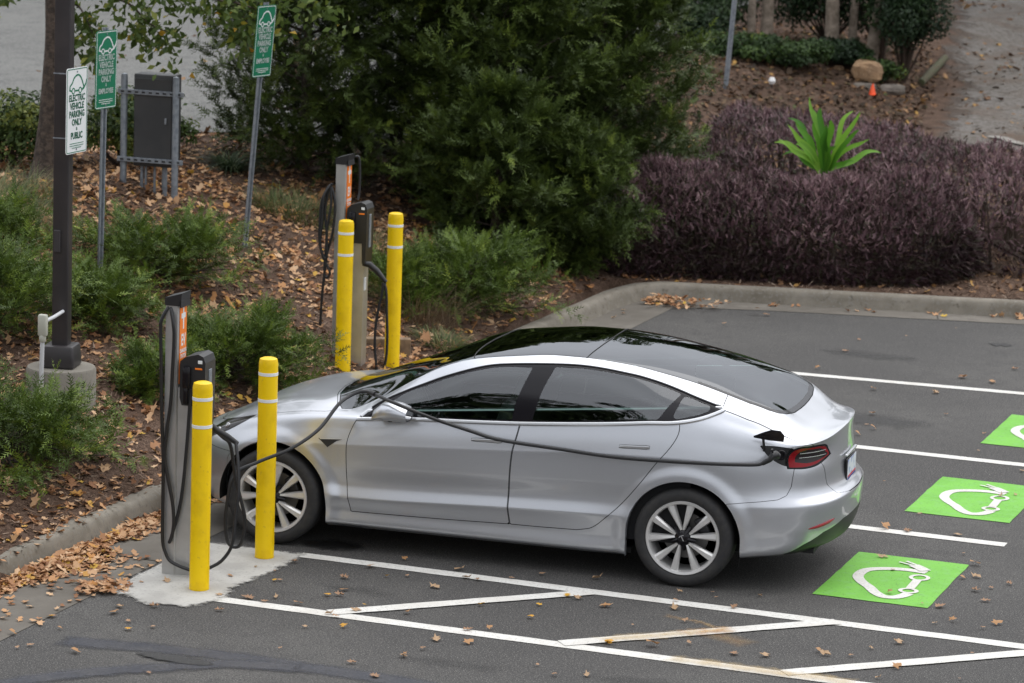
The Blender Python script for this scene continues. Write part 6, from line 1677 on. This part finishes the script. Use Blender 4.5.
ep = []; en = []
r = np.random.default_rng(5)
for b_ in brs[:5] + brs[6:]:
    sp = [np.array(q) for q in smooth_path(b_, 10)]
    for q in sp[12:]:
        for k in range(13):
            if r.uniform() < .12: continue
            p_ = q + r.normal(0, .11, 3) + [0, 0, -.07]; ep.append(W3(*p_)); en.append(norm(r.normal(0, 1, 3) + [0, -.7, .3]))
tree(TB[0], TB[1], [(-.16, -.05, -.1), (-.14, 0, .12), (-.12, 0, .6), (-.10, .03, 1.3), (-.12, .05, 1.7), (-.14, .05, 2.4)], [.30, .19, .14, .12, .11, .095],
     [([(W3(*q)[0], W3(*q)[1], W3(*q)[2] + .06) for q in b_], .024 if i < 2 else .016, .004) for i, b_ in enumerate(brs)], 5000, [((-.6, .5, 3.6), 1.0), ((.9, .2, 3.4), .9), ((.2, -.6, 4.2), 1.1)], 3,
     'broadleaf tree behind the lamp post, its leafy branches hanging into the top left', extra=(np.array(ep), np.array(en)), size=.10)
# pale trunks at the top right
def trunk_tree(x, y, lean, r0_, seed, label, H=4.2, crown=True):
    c_ = [((lean * H + a_, b_, H + e_), q) for a_, b_, e_, q in ((0, 0, .5, 1.3), (1.0, .4, .2, 1.0), (-.9, -.2, .3, 1.1))]
    tree(x, y, [(0, 0, -.1), (lean * .6, 0, .6), (lean * 2.0, .05, 2.0), (lean * H, .1, H)], [r0_ * 1.25, r0_, r0_ * .85, r0_ * .6], [], 4200, c_, seed, label, M_barkp, .13, group='pale tree trunks beyond the rocks', lm=M_dt)
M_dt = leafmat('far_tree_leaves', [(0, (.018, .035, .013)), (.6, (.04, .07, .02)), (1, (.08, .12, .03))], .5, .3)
trunk_tree(-.92, 23.2, .0, .055, 1, 'thin brown tree trunk, leftmost of the row behind the steel post')
trunk_tree(-.72, 23.3, .0, .085, 2, 'thicker brown tree trunk just right of the thin one behind the steel post')
trunk_tree(.16, 23.5, -.03, .095, 3, 'pale tree trunk left of the narrow one, above the understory shrubs')
trunk_tree(.38, 23.8, .01, .06, 4, 'narrow pale tree trunk in the middle of the trio')
trunk_tree(.66, 23.6, .13, .085, 5, 'pale leaning tree trunk above the large boulder')
# taller trees further off: they stand behind and around the lot
def big(x, y, H, rad, seed, label, n=9000):
    r = np.random.default_rng(seed)
    c_ = [((r.normal(0, rad * .5), r.normal(0, rad * .5), H * r.uniform(.45, .9)), rad * r.uniform(.4, .62)) for k in range(9)]
    tree(x, y, [(0, 0, -.2), (.1, 0, H * .2), (0, .1, H * .42)], [.32, .24, .18], [], n, c_, seed, label, M_bark, .26, lm=M_dt, group='tall trees standing around the car park')
for i, (x_, y_, H_, q_) in enumerate(((-6, 30, 7.5, 3.2), (-1.5, 31, 8, 3.4), (4.5, 35, 8, 3.2), (-11, 36, 8.5, 4), (10, 33, 8, 3.5), (17, 30, 8, 4), (-18, 32, 9, 4))):
    big(x_, y_, H_, q_, 70 + i, 'tall leafy tree far beyond the evergreens, crown above the picture')
for i, (x_, y_, H_, q_) in enumerate(((-3.3, -13.6, 13.6, 2.8), (-7.5, -14.5, 10, 2.8), (-16, -14, 9, 3.5))):
    big(x_, y_, H_, q_, 90 + i, 'tall leafy tree on the near side of the car park, outside the picture')
# ------------------------------------------------------------------ camera, light
def make_camera():
    yaw, pitch, roll = -0.2699884503, 0.1864931911, 0.0353973665
    f = Vector((math.sin(yaw) * math.cos(pitch), math.cos(yaw) * math.cos(pitch), -math.sin(pitch)))
    r = Vector((math.cos(yaw), -math.sin(yaw), 0)); u = r.cross(f)
    r2 = math.cos(roll) * r + math.sin(roll) * u; u2 = -math.sin(roll) * r + math.cos(roll) * u
    M = Matrix((r2, u2, -f)).transposed().to_4x4(); M.translation = Vector((8.353613, -22.036435, 5.695950))
    cd = bpy.data.cameras.new('camera'); co = bpy.data.objects.new('camera', cd); COL.objects.link(co)
    co.matrix_world = M
    cd.sensor_width = 36; cd.lens = 3356.729 / 1024 * 36
    cd.clip_start = .5; cd.clip_end = 600
    cd.dof.use_dof = True; cd.dof.focus_distance = 22.3; cd.dof.aperture_fstop = 4.0
    scene.camera = co
make_camera()
W = bpy.data.worlds.new('World'); scene.world = W; W.use_nodes = True
nt = W.node_tree; bg = nt.nodes['Background']
sky = nt.nodes.new('ShaderNodeTexSky'); sky.sky_type = 'NISHITA'; sky.sun_disc = False
SUN_EL, SUN_AZ = R(62), R(40)
sky.sun_elevation = SUN_EL; sky.sun_rotation = SUN_AZ; sky.air_density = 1.0; sky.dust_density = 3.0; sky.ozone_density = 1.0
hs = nt.nodes.new('ShaderNodeHueSaturation'); hs.inputs['Saturation'].default_value = 0.35
nt.links.new(sky.outputs[0], hs.inputs['Color'])
# overcast layer: an even cloud sky is about three times brighter overhead than at the horizon
tc = nt.nodes.new('ShaderNodeTexCoord'); sp = nt.nodes.new('ShaderNodeSeparateXYZ'); nt.links.new(tc.outputs['Generated'], sp.inputs[0])
nz = nt.nodes.new('ShaderNodeTexNoise'); nz.inputs['Scale'].default_value = 2.2; nz.inputs['Detail'].default_value = 4; nt.links.new(tc.outputs['Generated'], nz.inputs['Vector'])
ma = nt.nodes.new('ShaderNodeMath'); ma.operation = 'MULTIPLY_ADD'; ma.inputs[1].default_value = 1.5; ma.inputs[2].default_value = .75; ma.use_clamp = False; nt.links.new(sp.outputs[2], ma.inputs[0])
mn = nt.nodes.new('ShaderNodeMath'); mn.operation = 'MULTIPLY_ADD'; mn.inputs[1].default_value = 1.1; mn.inputs[2].default_value = .45; nt.links.new(nz.outputs['Fac'], mn.inputs[0])
mm = nt.nodes.new('ShaderNodeMath'); mm.operation = 'MULTIPLY'; nt.links.new(ma.outputs[0], mm.inputs[0]); nt.links.new(mn.outputs[0], mm.inputs[1])
vm = nt.nodes.new('ShaderNodeVectorMath'); vm.operation = 'SCALE'; vm.inputs[0].default_value = (3.42, 3.5, 3.68); nt.links.new(mm.outputs[0], vm.inputs['Scale'])
mx = nt.nodes.new('ShaderNodeMix'); mx.data_type = 'RGBA'; mx.inputs[0].default_value = .75; nt.links.new(hs.outputs[0], mx.inputs[6]); nt.links.new(vm.outputs[0], mx.inputs[7])
nt.links.new(mx.outputs[2], bg.inputs['Color'])
bg.inputs['Strength'].default_value = 0.15
sl = bpy.data.lights.new('sun', 'SUN'); so = bpy.data.objects.new('sun', sl); COL.objects.link(so)
sl.energy = .75; sl.angle = R(85); sl.color = (1, .96, .90)
sd = Vector((math.sin(SUN_AZ) * math.cos(SUN_EL), math.cos(SUN_AZ) * math.cos(SUN_EL), math.sin(SUN_EL)))
so.rotation_euler = sd.to_track_quat('Z', 'Y').to_euler()
vs = scene.view_settings
vs.view_transform = 'Standard'; vs.look = 'None'; vs.gamma = 1.0; vs.use_curve_mapping = False
vs.exposure = 0.78
scene.cycles.max_bounces = 8; scene.cycles.transparent_max_bounces = 12
scene.cycles.use_denoising = True
scene.cycles.sample_clamp_indirect = 6
